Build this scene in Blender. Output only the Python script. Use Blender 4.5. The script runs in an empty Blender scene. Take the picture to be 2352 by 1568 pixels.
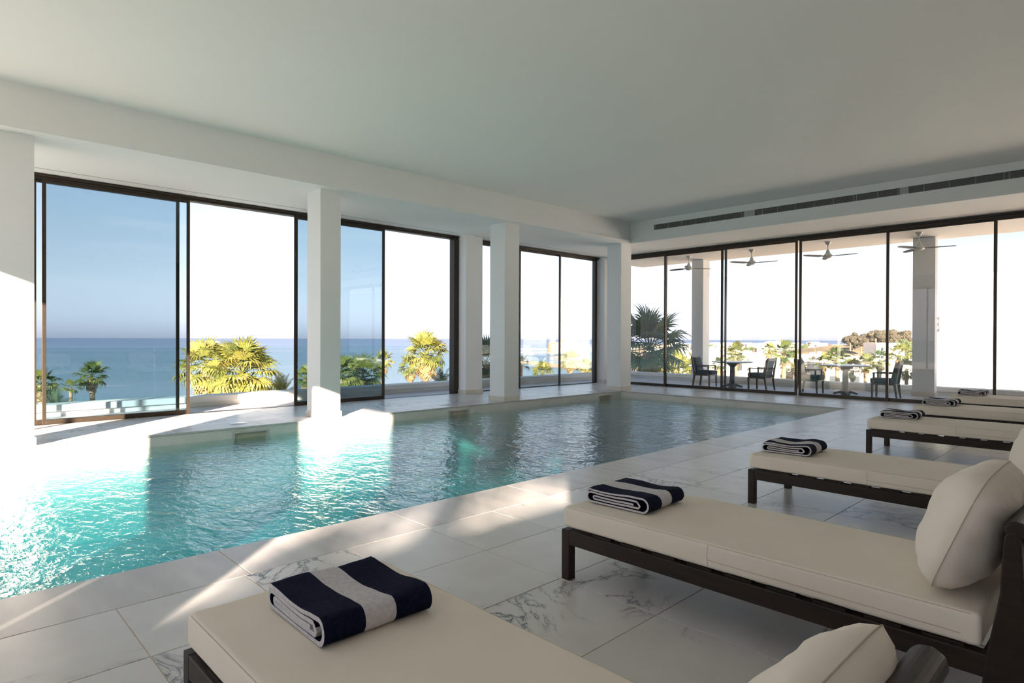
import bpy, bmesh, math, random
from mathutils import Vector, Matrix, noise
PI = math.pi
S = bpy.context.scene
COL = S.collection
rnd = random.Random(7)

# ------------------------------------------------------------------ camera
F_PX, YAW, PITCH, ROLL, EYE = 1413.3, .8018, -.00525, .00367, 1.35
CAMP = Vector((0, 0, EYE))
fwd = Vector((math.cos(PITCH)*math.cos(YAW), math.cos(PITCH)*math.sin(YAW), math.sin(PITCH)))
rt0 = Vector((math.sin(YAW), -math.cos(YAW), 0)); up0 = rt0.cross(fwd)
rt = rt0*math.cos(ROLL)+up0*math.sin(ROLL); up = -rt0*math.sin(ROLL)+up0*math.cos(ROLL)
cam = bpy.data.objects.new('camera', bpy.data.cameras.new('camera')); COL.objects.link(cam)
cam.data.sensor_width = 36; cam.data.lens = 36*F_PX/2352
cam.data.clip_start = .05; cam.data.clip_end = 40000
cam.matrix_world = Matrix(((rt.x, up.x, -fwd.x, 0), (rt.y, up.y, -fwd.y, 0), (rt.z, up.z, -fwd.z, EYE), (0, 0, 0, 1)))
S.camera = cam

# ------------------------------------------------------------------ sky and sun
W = bpy.data.worlds.new('world'); S.world = W; W.use_nodes = True
wn, wl = W.node_tree.nodes, W.node_tree.links
wn.clear()
wo = wn.new('ShaderNodeOutputWorld'); bg = wn.new('ShaderNodeBackground'); wl.new(bg.outputs[0], wo.inputs[0])
tc = wn.new('ShaderNodeTexCoord'); sx = wn.new('ShaderNodeSeparateXYZ'); wl.new(tc.outputs['Generated'], sx.inputs[0])
cr = wn.new('ShaderNodeTexSky'); cr.sky_type = 'NISHITA'; cr.sun_disc = False; cr.sun_elevation = math.radians(16.4)
cr.sun_rotation = math.atan2(-1, -.9); cr.air_density = 1.0; cr.dust_density = .6; cr.ozone_density = 1.5; cr.altitude = 10
# thin streaky high cloud
mp = wn.new('ShaderNodeMapping'); mp.inputs['Scale'].default_value = (1.0, 1.0, 11); wl.new(tc.outputs['Generated'], mp.inputs[0])
nz = wn.new('ShaderNodeTexNoise'); nz.inputs['Scale'].default_value = 2.2; nz.inputs['Detail'].default_value = 5; wl.new(mp.outputs[0], nz.inputs['Vector'])
cl = wn.new('ShaderNodeMapRange'); cl.inputs['From Min'].default_value = .52; cl.inputs['From Max'].default_value = .78; cl.inputs['To Max'].default_value = .6
wl.new(nz.outputs['Fac'], cl.inputs['Value'])
# sea haze: part of the colour washed out to a pale lavender white, contrast softened
bwn = wn.new('ShaderNodeRGBToBW'); wl.new(cr.outputs[0], bwn.inputs[0])
tn = wn.new('ShaderNodeMixRGB'); tn.blend_type = 'MULTIPLY'; tn.inputs[0].default_value = 1; wl.new(bwn.outputs[0], tn.inputs[1]); tn.inputs[2].default_value = (.97, .94, 1.10, 1)
hf = wn.new('ShaderNodeMapRange'); hf.inputs['From Max'].default_value = .30; hf.inputs['To Min'].default_value = .95; hf.inputs['To Max'].default_value = .15; wl.new(sx.outputs['Z'], hf.inputs['Value'])
hz = wn.new('ShaderNodeMixRGB'); wl.new(hf.outputs[0], hz.inputs[0]); wl.new(cr.outputs[0], hz.inputs[1]); wl.new(tn.outputs[0], hz.inputs[2])
sc_ = wn.new('ShaderNodeMixRGB'); sc_.blend_type = 'MULTIPLY'; sc_.inputs[0].default_value = 1; wl.new(hz.outputs[0], sc_.inputs[1]); sc_.inputs[2].default_value = (.16, .16, .16, 1)
gm = wn.new('ShaderNodeGamma'); gm.inputs[1].default_value = .95; wl.new(sc_.outputs[0], gm.inputs[0])
mx = wn.new('ShaderNodeMixRGB'); wl.new(cl.outputs[0], mx.inputs[0]); wl.new(gm.outputs[0], mx.inputs[1]); mx.inputs[2].default_value = (1.1, 1.06, 1.1, 1)
wl.new(mx.outputs[0], bg.inputs[0]); bg.inputs[1].default_value = .135

SUN = Vector((1, .9, -.396)).normalized()
sun = bpy.data.objects.new('sun', bpy.data.lights.new('sun', 'SUN')); COL.objects.link(sun)
sun.data.energy = 2.95; sun.data.color = (1, .83, .68); sun.data.angle = math.radians(.55)
sun.rotation_euler = SUN.to_track_quat('-Z', 'Y').to_euler()

S.view_settings.view_transform = 'Standard'; S.view_settings.look = 'None'
S.view_settings.gamma = 1; S.view_settings.use_curve_mapping = False
S.view_settings.exposure = 3.55
S.cycles.caustics_reflective = False; S.cycles.caustics_refractive = False
S.cycles.max_bounces = 14; S.cycles.diffuse_bounces = 6; S.cycles.transparent_max_bounces = 24
S.cycles.sample_clamp_indirect = 6

# ------------------------------------------------------------------ materials
def mat(name, base=(.8, .8, .8), rough=.5, metal=0, spec=.5, **kw):
    m = bpy.data.materials.new(name); m.use_nodes = True
    b = m.node_tree.nodes['Principled BSDF']
    b.inputs['Base Color'].default_value = (*base, 1); b.inputs['Roughness'].default_value = rough
    b.inputs['Metallic'].default_value = metal; b.inputs['Specular IOR Level'].default_value = spec
    m.diffuse_color = (*base, 1)
    return m, m.node_tree.nodes, m.node_tree.links, b
def nd(ns, t, **kw):
    n = ns.new(t)
    for k, v in kw.items():
        if k in n.inputs: n.inputs[k].default_value = v
        else: setattr(n, k, v)
    return n
def ramp(ns, pts):
    r = ns.new('ShaderNodeValToRGB'); el = r.color_ramp.elements
    el[0].position, el[0].color = pts[0][0], (*pts[0][1], 1)
    el[1].position, el[1].color = pts[-1][0], (*pts[-1][1], 1)
    for p, c in pts[1:-1]:
        q = el.new(p); q.color = (*c, 1)
    return r
def obj_coord(ns, ls, jitter=True, scale=(1, 1, 1)):
    t = ns.new('ShaderNodeTexCoord'); m = ns.new('ShaderNodeMapping'); m.inputs['Scale'].default_value = scale
    if jitter:
        oi = ns.new('ShaderNodeObjectInfo'); v = ns.new('ShaderNodeVectorMath'); v.operation = 'SCALE'
        v.inputs[0].default_value = (37, 53, 71); ls.new(oi.outputs['Random'], v.inputs['Scale'])
        a = ns.new('ShaderNodeVectorMath'); a.operation = 'ADD'; ls.new(t.outputs['Object'], a.inputs[0]); ls.new(v.outputs[0], a.inputs[1])
        ls.new(a.outputs[0], m.inputs[0])
    else: ls.new(t.outputs['Object'], m.inputs[0])
    return m.outputs[0]
def bump(ns, ls, b, src, strength=.1, dist=.01):
    u = ns.new('ShaderNodeBump'); u.inputs['Strength'].default_value = strength; u.inputs['Distance'].default_value = dist
    ls.new(src, u.inputs['Height']); ls.new(u.outputs[0], b.inputs['Normal'])
def noisy(name, c0, c1, scale=3, rough=.6, det=4, bs=.1, bd=.005, bscale=None, jit=True, sc=(1, 1, 1), spec=.5, metal=0):
    m, ns, ls, b = mat(name, c0, rough, metal, spec)
    v = obj_coord(ns, ls, jit, sc)
    n = nd(ns, 'ShaderNodeTexNoise', Scale=scale, Detail=det); ls.new(v, n.inputs['Vector'])
    r = ramp(ns, [(.3, c0), (.7, c1)]); ls.new(n.outputs['Fac'], r.inputs[0]); ls.new(r.outputs[0], b.inputs['Base Color'])
    if bs:
        n2 = nd(ns, 'ShaderNodeTexNoise', Scale=bscale or scale*8, Detail=3); ls.new(v, n2.inputs['Vector'])
        bump(ns, ls, b, n2.outputs['Fac'], bs, bd)
    return m
def marble(name, base, base2, vein, scale, thin, rough=.33, amount=1.0):
    m, ns, ls, b = mat(name, base, rough)
    v = obj_coord(ns, ls)
    n1 = nd(ns, 'ShaderNodeTexNoise', Scale=scale, Detail=9, Distortion=1.3); n1.inputs['Roughness'].default_value = .62; ls.new(v, n1.inputs['Vector'])
    s = nd(ns, 'ShaderNodeMath', operation='SUBTRACT'); s.inputs[1].default_value = .5; ls.new(n1.outputs['Fac'], s.inputs[0])
    a = nd(ns, 'ShaderNodeMath', operation='ABSOLUTE'); ls.new(s.outputs[0], a.inputs[0])
    r = ramp(ns, [(0, (1, 1, 1)), (thin, (.25, .25, .25)), (thin*3.5, (0, 0, 0))]); ls.new(a.outputs[0], r.inputs[0])
    n2 = nd(ns, 'ShaderNodeTexNoise', Scale=scale*.55, Detail=3); n2.inputs['Vector'].default_value = (0, 0, 0)
    ad = nd(ns, 'ShaderNodeVectorMath', operation='ADD'); ad.inputs[1].default_value = (9, 4, 2); ls.new(v, ad.inputs[0]); ls.new(ad.outputs[0], n2.inputs['Vector'])
    mk = nd(ns, 'ShaderNodeMapRange'); mk.inputs['From Min'].default_value = .485; mk.inputs['From Max'].default_value = .64; mk.inputs['To Max'].default_value = amount
    ls.new(n2.outputs['Fac'], mk.inputs['Value'])
    mu = nd(ns, 'ShaderNodeMath', operation='MULTIPLY'); ls.new(r.outputs[0], mu.inputs[0]); ls.new(mk.outputs[0], mu.inputs[1])
    n3 = nd(ns, 'ShaderNodeTexNoise', Scale=scale*2.5, Detail=6); ls.new(v, n3.inputs['Vector'])
    rb = ramp(ns, [(.35, base), (.7, base2)]); ls.new(n3.outputs['Fac'], rb.inputs[0])
    mix = ns.new('ShaderNodeMixRGB'); ls.new(mu.outputs[0], mix.inputs[0]); ls.new(rb.outputs[0], mix.inputs[1]); mix.inputs[2].default_value = (*vein, 1)
    ls.new(mix.outputs[0], b.inputs['Base Color'])
    n4 = nd(ns, 'ShaderNodeTexNoise', Scale=220, Detail=2); ls.new(v, n4.inputs['Vector']); bump(ns, ls, b, n4.outputs['Fac'], .25, .002)
    return m
def thin_ior(ns, ls, f, ior):       # straight-through sheet: the same reflectance from either side
    g = ns.new('ShaderNodeNewGeometry'); mr = nd(ns, 'ShaderNodeMapRange'); mr.inputs['To Min'].default_value = ior; mr.inputs['To Max'].default_value = 1/ior
    ls.new(g.outputs['Backfacing'], mr.inputs['Value']); ls.new(mr.outputs[0], f.inputs['IOR'])
def glassmat(name, tint, refl=1.0):
    m = bpy.data.materials.new(name); m.use_nodes = True; ns, ls = m.node_tree.nodes, m.node_tree.links; ns.clear()
    o = ns.new('ShaderNodeOutputMaterial'); mx = ns.new('ShaderNodeMixShader'); t = ns.new('ShaderNodeBsdfTransparent'); g = ns.new('ShaderNodeBsdfGlossy')
    t.inputs[0].default_value = (*tint, 1); g.inputs['Roughness'].default_value = 0; g.inputs[0].default_value = (1, 1, 1, 1)
    f = ns.new('ShaderNodeFresnel'); thin_ior(ns, ls, f, 1.5)
    mm = nd(ns, 'ShaderNodeMath', operation='MULTIPLY'); mm.inputs[1].default_value = refl; ls.new(f.outputs[0], mm.inputs[0])
    ls.new(mm.outputs[0], mx.inputs[0]); ls.new(t.outputs[0], mx.inputs[1]); ls.new(g.outputs[0], mx.inputs[2]); ls.new(mx.outputs[0], o.inputs[0])
    m.diffuse_color = (*tint, .3)
    return m
M = {}
M['paint'] = noisy('white_paint', (.885, .88, .87), (.905, .90, .89), 1.5, .75, bs=.06, bd=.002, bscale=90, jit=False)
M['dim_south'] = noisy('dimming_wall', (.24, .22, .195), (.29, .265, .235), 1.5, .8, bs=.05, jit=False)  # unseen south wall, made dark to dim the right side of the room
M['ceil'] = noisy('ceiling_paint', (.885, .89, .88), (.90, .905, .895), .7, .85, bs=.03, bd=.002, bscale=60, jit=False)
M['tile'] = marble('marble_tile', (.635, .61, .585), (.70, .675, .65), (.10, .105, .12), 1.5, .011, .30, 1.6)
M['coping'] = noisy('coping_stone', (.50, .475, .465), (.66, .625, .60), 2.0, .32, det=8, bs=.12, bd=.002, bscale=120, sc=(3, .6, 1))
M['pwall'] = marble('pool_wall_stone', (.74, .72, .66), (.80, .775, .72), (.45, .38, .30), 2.2, .01, .35, .7)
M['pfloor'] = noisy('pool_floor_stone', (.50, .66, .67), (.58, .72, .72), 2.0, .6, bs=0)
M['grout'] = noisy('grout', (.60, .48, .36), (.68, .56, .43), 12, .9, bs=.2)
M['plinth'] = marble('plinth_marble', (.70, .66, .58), (.74, .70, .63), (.45, .30, .18), 3, .012, .3, .8)
M['bronze'] = noisy('bronze_aluminium', (.036, .025, .016), (.046, .033, .022), 30, .42, bs=.03, jit=False, metal=.25)
M['glass'] = glassmat('tinted_glass', (.79, .845, .87))      # one face; a pane has two
M['clear'] = glassmat('clear_glass', (.90, .92, .93), .8)
M['balglass'] = glassmat('balustrade_glass', (.955, .985, .98), .6)
M['fabric'] = noisy('cream_fabric', (.80, .715, .615), (.84, .76, .66), 4, .85, bs=.25, bd=.001, bscale=500, spec=.25)
M['seam'] = mat('seam_thread', (.56, .46, .37), .9)[0]
M['wood'] = noisy('dark_stained_wood', (.016, .009, .006), (.032, .018, .011), 6, .48, spec=.3, det=7, bs=.1, bd=.001, bscale=60, sc=(8, .7, 8))
M['teak'] = noisy('golden_teak', (.36, .15, .035), (.52, .24, .06), 7, .45, det=7, bs=.1, bd=.001, sc=(8, .7, 8))
M['navy'] = noisy('navy_terry', (.004, .005, .020), (.010, .012, .034), 60, .95, bs=.8, bd=.004, bscale=420, spec=.1)
M['terry'] = noisy('white_terry', (.56, .53, .56), (.70, .67, .69), 60, .95, bs=.8, bd=.004, bscale=420, spec=.1)
M['upholst'] = noisy('slate_upholstery', (.045, .068, .095), (.060, .088, .118), 20, .9, bs=.2, bd=.001, bscale=300)
M['chairwood'] = noisy('weathered_dark_wood', (.050, .035, .028), (.085, .060, .046), 6, .5, sc=(6, 6, .8))
M['tabletop'] = noisy('pale_table_top', (.42, .43, .44), (.5, .5, .5), 5, .25)
M['steel'] = noisy('dark_cast_iron', (.05, .05, .052), (.08, .08, .08), 10, .45)
M['fan'] = noisy('fan_enamel', (.62, .66, .63), (.68, .70, .68), 5, .3, bs=0)
M['blade'] = noisy('fan_blade', (.09, .095, .095), (.14, .14, .135), 5, .5, bs=0)
M['grille'] = mat('grille_aluminium', (.42, .42, .40), .45, .3)[0]
M['void'] = mat('opening_shade', (.012, .012, .012), .9)[0]  # flat black standing for the shade inside openings
M['lid'] = noisy('white_plastic_lid', (.80, .81, .84), (.86, .87, .9), 5, .25, bs=0)
M['render_wall'] = noisy('white_render', (.80, .785, .75), (.85, .835, .80), .5, .85, bs=.1, bd=.003, bscale=30)
M['terr'] = noisy('terrace_paving', (.50, .49, .48), (.60, .585, .57), 2, .5)
def leaf(name, c0, c1, c2):
    m, ns, ls, b = mat(name, c0, .55, spec=.35)
    oi = ns.new('ShaderNodeObjectInfo'); v = obj_coord(ns, ls)
    n = nd(ns, 'ShaderNodeTexNoise', Scale=5.0, Detail=3); ls.new(v, n.inputs['Vector'])
    ad = nd(ns, 'ShaderNodeMath', operation='ADD'); ls.new(n.outputs['Fac'], ad.inputs[0])
    mr = nd(ns, 'ShaderNodeMapRange'); mr.inputs['To Min'].default_value = -.3; mr.inputs['To Max'].default_value = .3; ls.new(oi.outputs['Random'], mr.inputs['Value']); ls.new(mr.outputs[0], ad.inputs[1])
    r = ramp(ns, [(.2, c0), (.5, c1), (.85, c2)]); ls.new(ad.outputs[0], r.inputs[0]); ls.new(r.outputs[0], b.inputs['Base Color'])
    o = ns['Material Output']; tr = ns.new('ShaderNodeBsdfTranslucent'); ls.new(r.outputs[0], tr.inputs[0]); mx = ns.new('ShaderNodeMixShader'); mx.inputs[0].default_value = .35
    ls.new(b.outputs[0], mx.inputs[1]); ls.new(tr.outputs[0], mx.inputs[2]); ls.new(mx.outputs[0], o.inputs[0])
    return m
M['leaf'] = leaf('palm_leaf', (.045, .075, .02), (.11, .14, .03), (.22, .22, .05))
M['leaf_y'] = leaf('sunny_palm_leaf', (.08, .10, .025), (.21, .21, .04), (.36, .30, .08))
M['leaf_d'] = leaf('shaded_palm_leaf', (.045, .085, .05), (.09, .14, .07), (.14, .19, .08))  # shade of the building put into the leaf colour
M['dry'] = leaf('dry_palm_leaf', (.20, .12, .05), (.36, .24, .10), (.48, .35, .18))
M['trunk'] = noisy('palm_trunk', (.18, .11, .06), (.36, .24, .14), 6, .9, bs=.6, bd=.03, bscale=14)
M['tree'] = noisy('tree_foliage', (.02, .035, .012), (.15, .18, .06), 7, .9, bs=1, bd=.3, bscale=16)  # dark end of the noise stands for shaded gaps, in all three foliages
M['tree_b'] = noisy('brown_shaded_foliage', (.016, .018, .010), (.115, .088, .042), 5, .9, bs=1, bd=.3, bscale=14)  # brown crown colour with the shade of leaf gaps mixed in
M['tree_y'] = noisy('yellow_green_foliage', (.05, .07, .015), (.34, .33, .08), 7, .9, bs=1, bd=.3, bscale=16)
M['house'] = noisy('whitewashed_house', (.70, .62, .54), (.80, .73, .66), .2, .9, bs=0)
M['houset'] = noisy('tan_house', (.52, .36, .24), (.64, .48, .34), .2, .9, bs=0)
M['roof'] = noisy('clay_roof', (.45, .20, .10), (.55, .28, .15), 1, .9, bs=.1)
M['pane_dark'] = mat('dark_window', (.05, .055, .06), .2)[0]
M['sandstone'] = noisy('sandstone_fort', (.34, .22, .11), (.46, .31, .17), .15, .95, det=6, bs=.3, bd=.3, bscale=.6, jit=False)
M['rock'] = noisy('shore_rock', (.17, .10, .06), (.38, .25, .15), .06, .95, det=8, bs=.6, bd=1.0, bscale=.4, jit=False)
M['quay'] = noisy('pale_rubble', (.30, .24, .18), (.50, .42, .33), .08, .95, det=8, bs=.4, bd=1.0, bscale=.3, jit=False)
M['land'] = noisy('dry_scrub_land', (.17, .12, .06), (.42, .27, .15), .03, .95, det=9, bs=0, jit=False)
M['boat'] = mat('boat_hull', (.75, .75, .76), .4)[0]
M['boatd'] = mat('boat_dark', (.10, .11, .13), .5)[0]

def sea_mat():
    m, ns, ls, b = mat('sea_water', (.2, .35, .5), .32)
    t = ns.new('ShaderNodeNewGeometry')
    # depth colour: turquoise near the shore, deeper blue further out, with long calm streaks
    mp = ns.new('ShaderNodeMapping'); mp.inputs['Rotation'].default_value = (0, 0, -.8018); ls.new(t.outputs['Position'], mp.inputs[0])
    sp = ns.new('ShaderNodeSeparateXYZ'); ls.new(mp.outputs[0], sp.inputs[0])
    lg = nd(ns, 'ShaderNodeMath', operation='LOGARITHM'); lg.inputs[1].default_value = 10; ab = nd(ns, 'ShaderNodeMath', operation='ABSOLUTE'); ls.new(sp.outputs['X'], ab.inputs[0]); ls.new(ab.outputs[0], lg.inputs[0])
    cb = ns.new('ShaderNodeCombineXYZ'); ls.new(lg.outputs[0], cb.inputs[0])
    dv = nd(ns, 'ShaderNodeMath', operation='DIVIDE'); ls.new(sp.outputs['Y'], dv.inputs[0]); ls.new(ab.outputs[0], dv.inputs[1]); ls.new(dv.outputs[0], cb.inputs[1])
    m2 = ns.new('ShaderNodeMapping'); m2.inputs['Scale'].default_value = (16, 1.0, 1); ls.new(cb.outputs[0], m2.inputs[0])
    n = nd(ns, 'ShaderNodeTexNoise', Scale=1.0, Detail=6); ls.new(m2.outputs[0], n.inputs['Vector'])
    st = ramp(ns, [(.42, (0, 0, 0)), (.60, (1, 1, 1))]); ls.new(n.outputs['Fac'], st.inputs[0])
    r = ramp(ns, [(0, (.12, .21, .24)), (.35, (.075, .14, .20)), (.75, (.075, .115, .22)), (1, (.065, .09, .20))])
    mr = nd(ns, 'ShaderNodeMapRange'); mr.inputs['From Min'].default_value = 2.1; mr.inputs['From Max'].default_value = 3.6; ls.new(lg.outputs[0], mr.inputs['Value']); ls.new(mr.outputs[0], r.inputs[0])
    mx = ns.new('ShaderNodeMixRGB'); mu = nd(ns, 'ShaderNodeMath', operation='MULTIPLY'); mu.inputs[1].default_value = .5; ls.new(st.outputs[0], mu.inputs[0]); ls.new(mu.outputs[0], mx.inputs[0])
    ls.new(r.outputs[0], mx.inputs[1]); mx.inputs[2].default_value = (.16, .20, .29, 1)
    ls.new(mx.outputs[0], b.inputs['Base Color'])
    return m
M['sea'] = sea_mat()
def water_mat():
    m = bpy.data.materials.new('pool_water'); m.use_nodes = True; ns, ls = m.node_tree.nodes, m.node_tree.links; ns.clear()
    o = ns.new('ShaderNodeOutputMaterial'); mx = ns.new('ShaderNodeMixShader'); t = ns.new('ShaderNodeBsdfTransparent'); g = ns.new('ShaderNodeBsdfGlossy')
    g.inputs['Roughness'].default_value = .015; g.inputs[0].default_value = (1, 1, 1, 1); t.inputs[0].default_value = (.86, .93, .93, 1)
    geo = ns.new('ShaderNodeNewGeometry')
    m1 = ns.new('ShaderNodeMapping'); m1.inputs['Rotation'].default_value = (0, 0, .75); m1.inputs['Scale'].default_value = (1.1, .62, 1); ls.new(geo.outputs['Position'], m1.inputs[0])
    n1 = nd(ns, 'ShaderNodeTexNoise', Scale=3.2, Detail=3, Distortion=.8); ls.new(m1.outputs[0], n1.inputs['Vector'])
    n2 = nd(ns, 'ShaderNodeTexNoise', Scale=15, Detail=3, Distortion=.6); ls.new(m1.outputs[0], n2.inputs['Vector'])
    a = nd(ns, 'ShaderNodeMath', operation='MULTIPLY_ADD'); a.inputs[1].default_value = .42; ls.new(n2.outputs['Fac'], a.inputs[0]); ls.new(n1.outputs['Fac'], a.inputs[2])
    bu = ns.new('ShaderNodeBump'); bu.inputs['Strength'].default_value = 1; bu.inputs['Distance'].default_value = .030; ls.new(a.outputs[0], bu.inputs['Height'])
    f = ns.new('ShaderNodeFresnel'); thin_ior(ns, ls, f, 1.33); ls.new(bu.outputs[0], f.inputs['Normal']); ls.new(bu.outputs[0], g.inputs['Normal'])
    ls.new(f.outputs[0], mx.inputs[0]); ls.new(t.outputs[0], mx.inputs[1]); ls.new(g.outputs[0], mx.inputs[2]); ls.new(mx.outputs[0], o.inputs[0])
    va = ns.new('ShaderNodeVolumeAbsorption'); va.inputs[0].default_value = (.04, .76, .80, 1); va.inputs[1].default_value = .55
    vs = ns.new('ShaderNodeVolumeScatter'); vs.inputs['Color'].default_value = (.35, .95, 1, 1); vs.inputs['Density'].default_value = .16; vs.inputs['Anisotropy'].default_value = .2
    av = ns.new('ShaderNodeAddShader'); ls.new(va.outputs[0], av.inputs[0]); ls.new(vs.outputs[0], av.inputs[1]); ls.new(av.outputs[0], o.inputs['Volume'])
    m.diffuse_color = (.3, .7, .8, .5)
    return m
M['water'] = water_mat()

# ------------------------------------------------------------------ mesh helpers
class MB:
    def __init__(s): s.v = []; s.f = []; s.m = []
    def quad(s, *p, mi=0):
        b = len(s.v); s.v += [tuple(q) for q in p]; s.f.append(tuple(range(b, b+len(p)))); s.m.append(mi)
    def box(s, x0, y0, z0, x1, y1, z1, mi=0):
        b = len(s.v)
        s.v += [(x0, y0, z0), (x1, y0, z0), (x1, y1, z0), (x0, y1, z0), (x0, y0, z1), (x1, y0, z1), (x1, y1, z1), (x0, y1, z1)]
        for q in ((0, 3, 2, 1), (4, 5, 6, 7), (0, 1, 5, 4), (1, 2, 6, 5), (2, 3, 7, 6), (3, 0, 4, 7)):
            s.f.append(tuple(b+i for i in q)); s.m.append(mi)
        return s
    def hexa(s, bot, top, mi=0):     # two quads of 3-D points
        b = len(s.v); s.v += [tuple(p) for p in bot]+[tuple(p) for p in top]
        for q in ((0, 3, 2, 1), (4, 5, 6, 7), (0, 1, 5, 4), (1, 2, 6, 5), (2, 3, 7, 6), (3, 0, 4, 7)):
            s.f.append(tuple(b+i for i in q)); s.m.append(mi)
        return s
    def tube(s, pts, r, n=8, mi=0, cap=True):
        pts = [Vector(p) for p in pts]; rs = r if isinstance(r, (list, tuple)) else [r]*len(pts); b = len(s.v)
        for i, p in enumerate(pts):
            d = (pts[min(i+1, len(pts)-1)]-pts[max(i-1, 0)]).normalized()
            a = d.orthogonal().normalized() if abs(d.z) > .9 else d.cross(Vector((0, 0, 1))).normalized()
            c = d.cross(a)
            for k in range(n):
                t = 2*PI*k/n; s.v.append(tuple(p+(a*math.cos(t)+c*math.sin(t))*rs[i]))
        for i in range(len(pts)-1):
            for k in range(n):
                s.f.append((b+i*n+k, b+i*n+(k+1) % n, b+(i+1)*n+(k+1) % n, b+(i+1)*n+k)); s.m.append(mi)
        if cap:
            s.f.append(tuple(b+k for k in reversed(range(n)))); s.m.append(mi)
            s.f.append(tuple(b+(len(pts)-1)*n+k for k in range(n))); s.m.append(mi)
        return s
    def lathe(s, prof, n=20, c=(0, 0, 0), mi=0):
        b = len(s.v)
        for r, z in prof:
            for k in range(n):
                t = 2*PI*k/n; s.v.append((c[0]+r*math.cos(t), c[1]+r*math.sin(t), c[2]+z))
        for i in range(len(prof)-1):
            for k in range(n):
                s.f.append((b+i*n+k, b+i*n+(k+1) % n, b+(i+1)*n+(k+1) % n, b+(i+1)*n+k)); s.m.append(mi)
        s.f.append(tuple(b+k for k in reversed(range(n)))); s.m.append(mi)
        s.f.append(tuple(b+(len(prof)-1)*n+k for k in range(n))); s.m.append(mi)
        return s
    def extrude_x(s, ring, x0, x1, mi=0):      # closed outline in (y,z) carried along x
        b = len(s.v); n = len(ring)
        s.v += [(x0, y, z) for y, z in ring]+[(x1, y, z) for y, z in ring]
        for k in range(n): s.f.append((b+k, b+(k+1) % n, b+n+(k+1) % n, b+n+k)); s.m.append(mi)
        s.f.append(tuple(b+k for k in reversed(range(n)))); s.m.append(mi); s.f.append(tuple(b+n+k for k in range(n))); s.m.append(mi)
        return s
    def mesh(s, name, mats, bev=0, smooth=False, seg=2):
        me = bpy.data.meshes.new(name); me.from_pydata(s.v, [], s.f)
        mats = mats if isinstance(mats, (list, tuple)) else [mats]
        for q in mats: me.materials.append(q)
        me.polygons.foreach_set('material_index', s.m)
        bm = bmesh.new(); bm.from_mesh(me)
        bmesh.ops.recalc_face_normals(bm, faces=bm.faces)
        if bev: bmesh.ops.bevel(bm, geom=list(bm.edges), offset=bev, segments=seg, affect='EDGES', profile=.5, clamp_overlap=True)
        bm.to_mesh(me); bm.free()
        if smooth or (bev and seg > 2):
            me.polygons.foreach_set('use_smooth', [True]*len(me.polygons))
            if hasattr(me, 'set_sharp_from_angle'): me.set_sharp_from_angle(angle=math.radians(38))
        me.update()
        return me
    def build(s, name, mats, parent=None, loc=(0, 0, 0), rot=(0, 0, 0), **k):
        return link(name, s.mesh(name, mats, **k), parent, loc, rot)
def link(name, me, parent=None, loc=(0, 0, 0), rot=(0, 0, 0), scale=None):
    o = bpy.data.objects.new(name, me); COL.objects.link(o); o.parent = parent; o.location = loc; o.rotation_euler = rot
    if scale: o.scale = (scale,)*3 if isinstance(scale, (int, float)) else scale
    return o
def thing(name, label, cat, loc=(0, 0, 0), rz=0, group=None):
    o = bpy.data.objects.new(name, None); COL.objects.link(o); o.location = loc; o.rotation_euler = (0, 0, rz)
    o.empty_display_size = .1; o['label'] = label; o['category'] = cat
    if group: o['group'] = group
    return o
def tag(o, label, cat, group=None):
    o['label'] = label; o['category'] = cat
    if group: o['group'] = group
    return o
def struct(o, label=None, cat=None):
    o['kind'] = 'structure'
    if label: o['label'] = label
    if cat: o['category'] = cat
    return o
KIDS = {}
def copy_tree(o, parent=None):
    c = o.copy(); COL.objects.link(c); c.parent = parent
    for ch in list(o.children): copy_tree(ch, c)
    return c
def at(px, py, dist):       # a far point seen in this direction at this horizontal distance
    v = rt*((px-1176)/F_PX)-up*((py-784)/F_PX)+fwd
    return CAMP+v*(dist/math.hypot(v.x, v.y))

# ------------------------------------------------------------------ dimensions
YW, XW = 11.70, 15.22           # sea-side and terrace-side glazing
PX1, PY0, PY1 = 13.13, 4.08, 9.50   # pool edges
PX0 = -2.6
WL = -.165                      # water level
SOF, CEI = 3.83, 4.385
WX, SY = -3.30, -4.20           # west glazing, south wall

# ------------------------------------------------------------------ floor and its tiles
def slab_with_hole(z0, z1, mat_, name):
    b = MB()
    b.box(WX-.3, SY-.2, z0, XW+.1, PY0-.03, z1); b.box(WX-.3, PY1+.03, z0, XW+.1, YW+.12, z1)
    b.box(WX-.3, PY0-.03, z0, PX0-.03, PY1+.03, z1); b.box(PX1+.03, PY0-.03, z0, XW+.1, PY1+.03, z1)
    return b.build(name, mat_)
floor = struct(slab_with_hole(-.35, -.0035, M['grout'], 'floor'))
T = .63; G = .0025
tile_me = MB().box(-T/2+G, -T/2+G, -.02, T/2-G, T/2-G, 0).mesh('tile', M['tile'], bev=.0012, seg=1)
rest = MB()
def put_tile(x0, y0, x1, y1, seen):
    if seen:
        if abs(x1-x0-T) < .002 and abs(y1-y0-T) < .002:
            link('tile', tile_me, floor, ((x0+x1)/2, (y0+y1)/2, rnd.uniform(-.0006, .0006)))
        else:
            w, d = (x1-x0)/2-G, (y1-y0)/2-G
            MB().box(-w, -d, -.02, w, d, 0).build('tile', M['tile'], floor, ((x0+x1)/2, (y0+y1)/2, 0), bev=.0012, seg=1)
    else: rest.box(x0+G, y0+G, -.02, x1-G, y1-G, -.0005)
nx0 = -7
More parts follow.
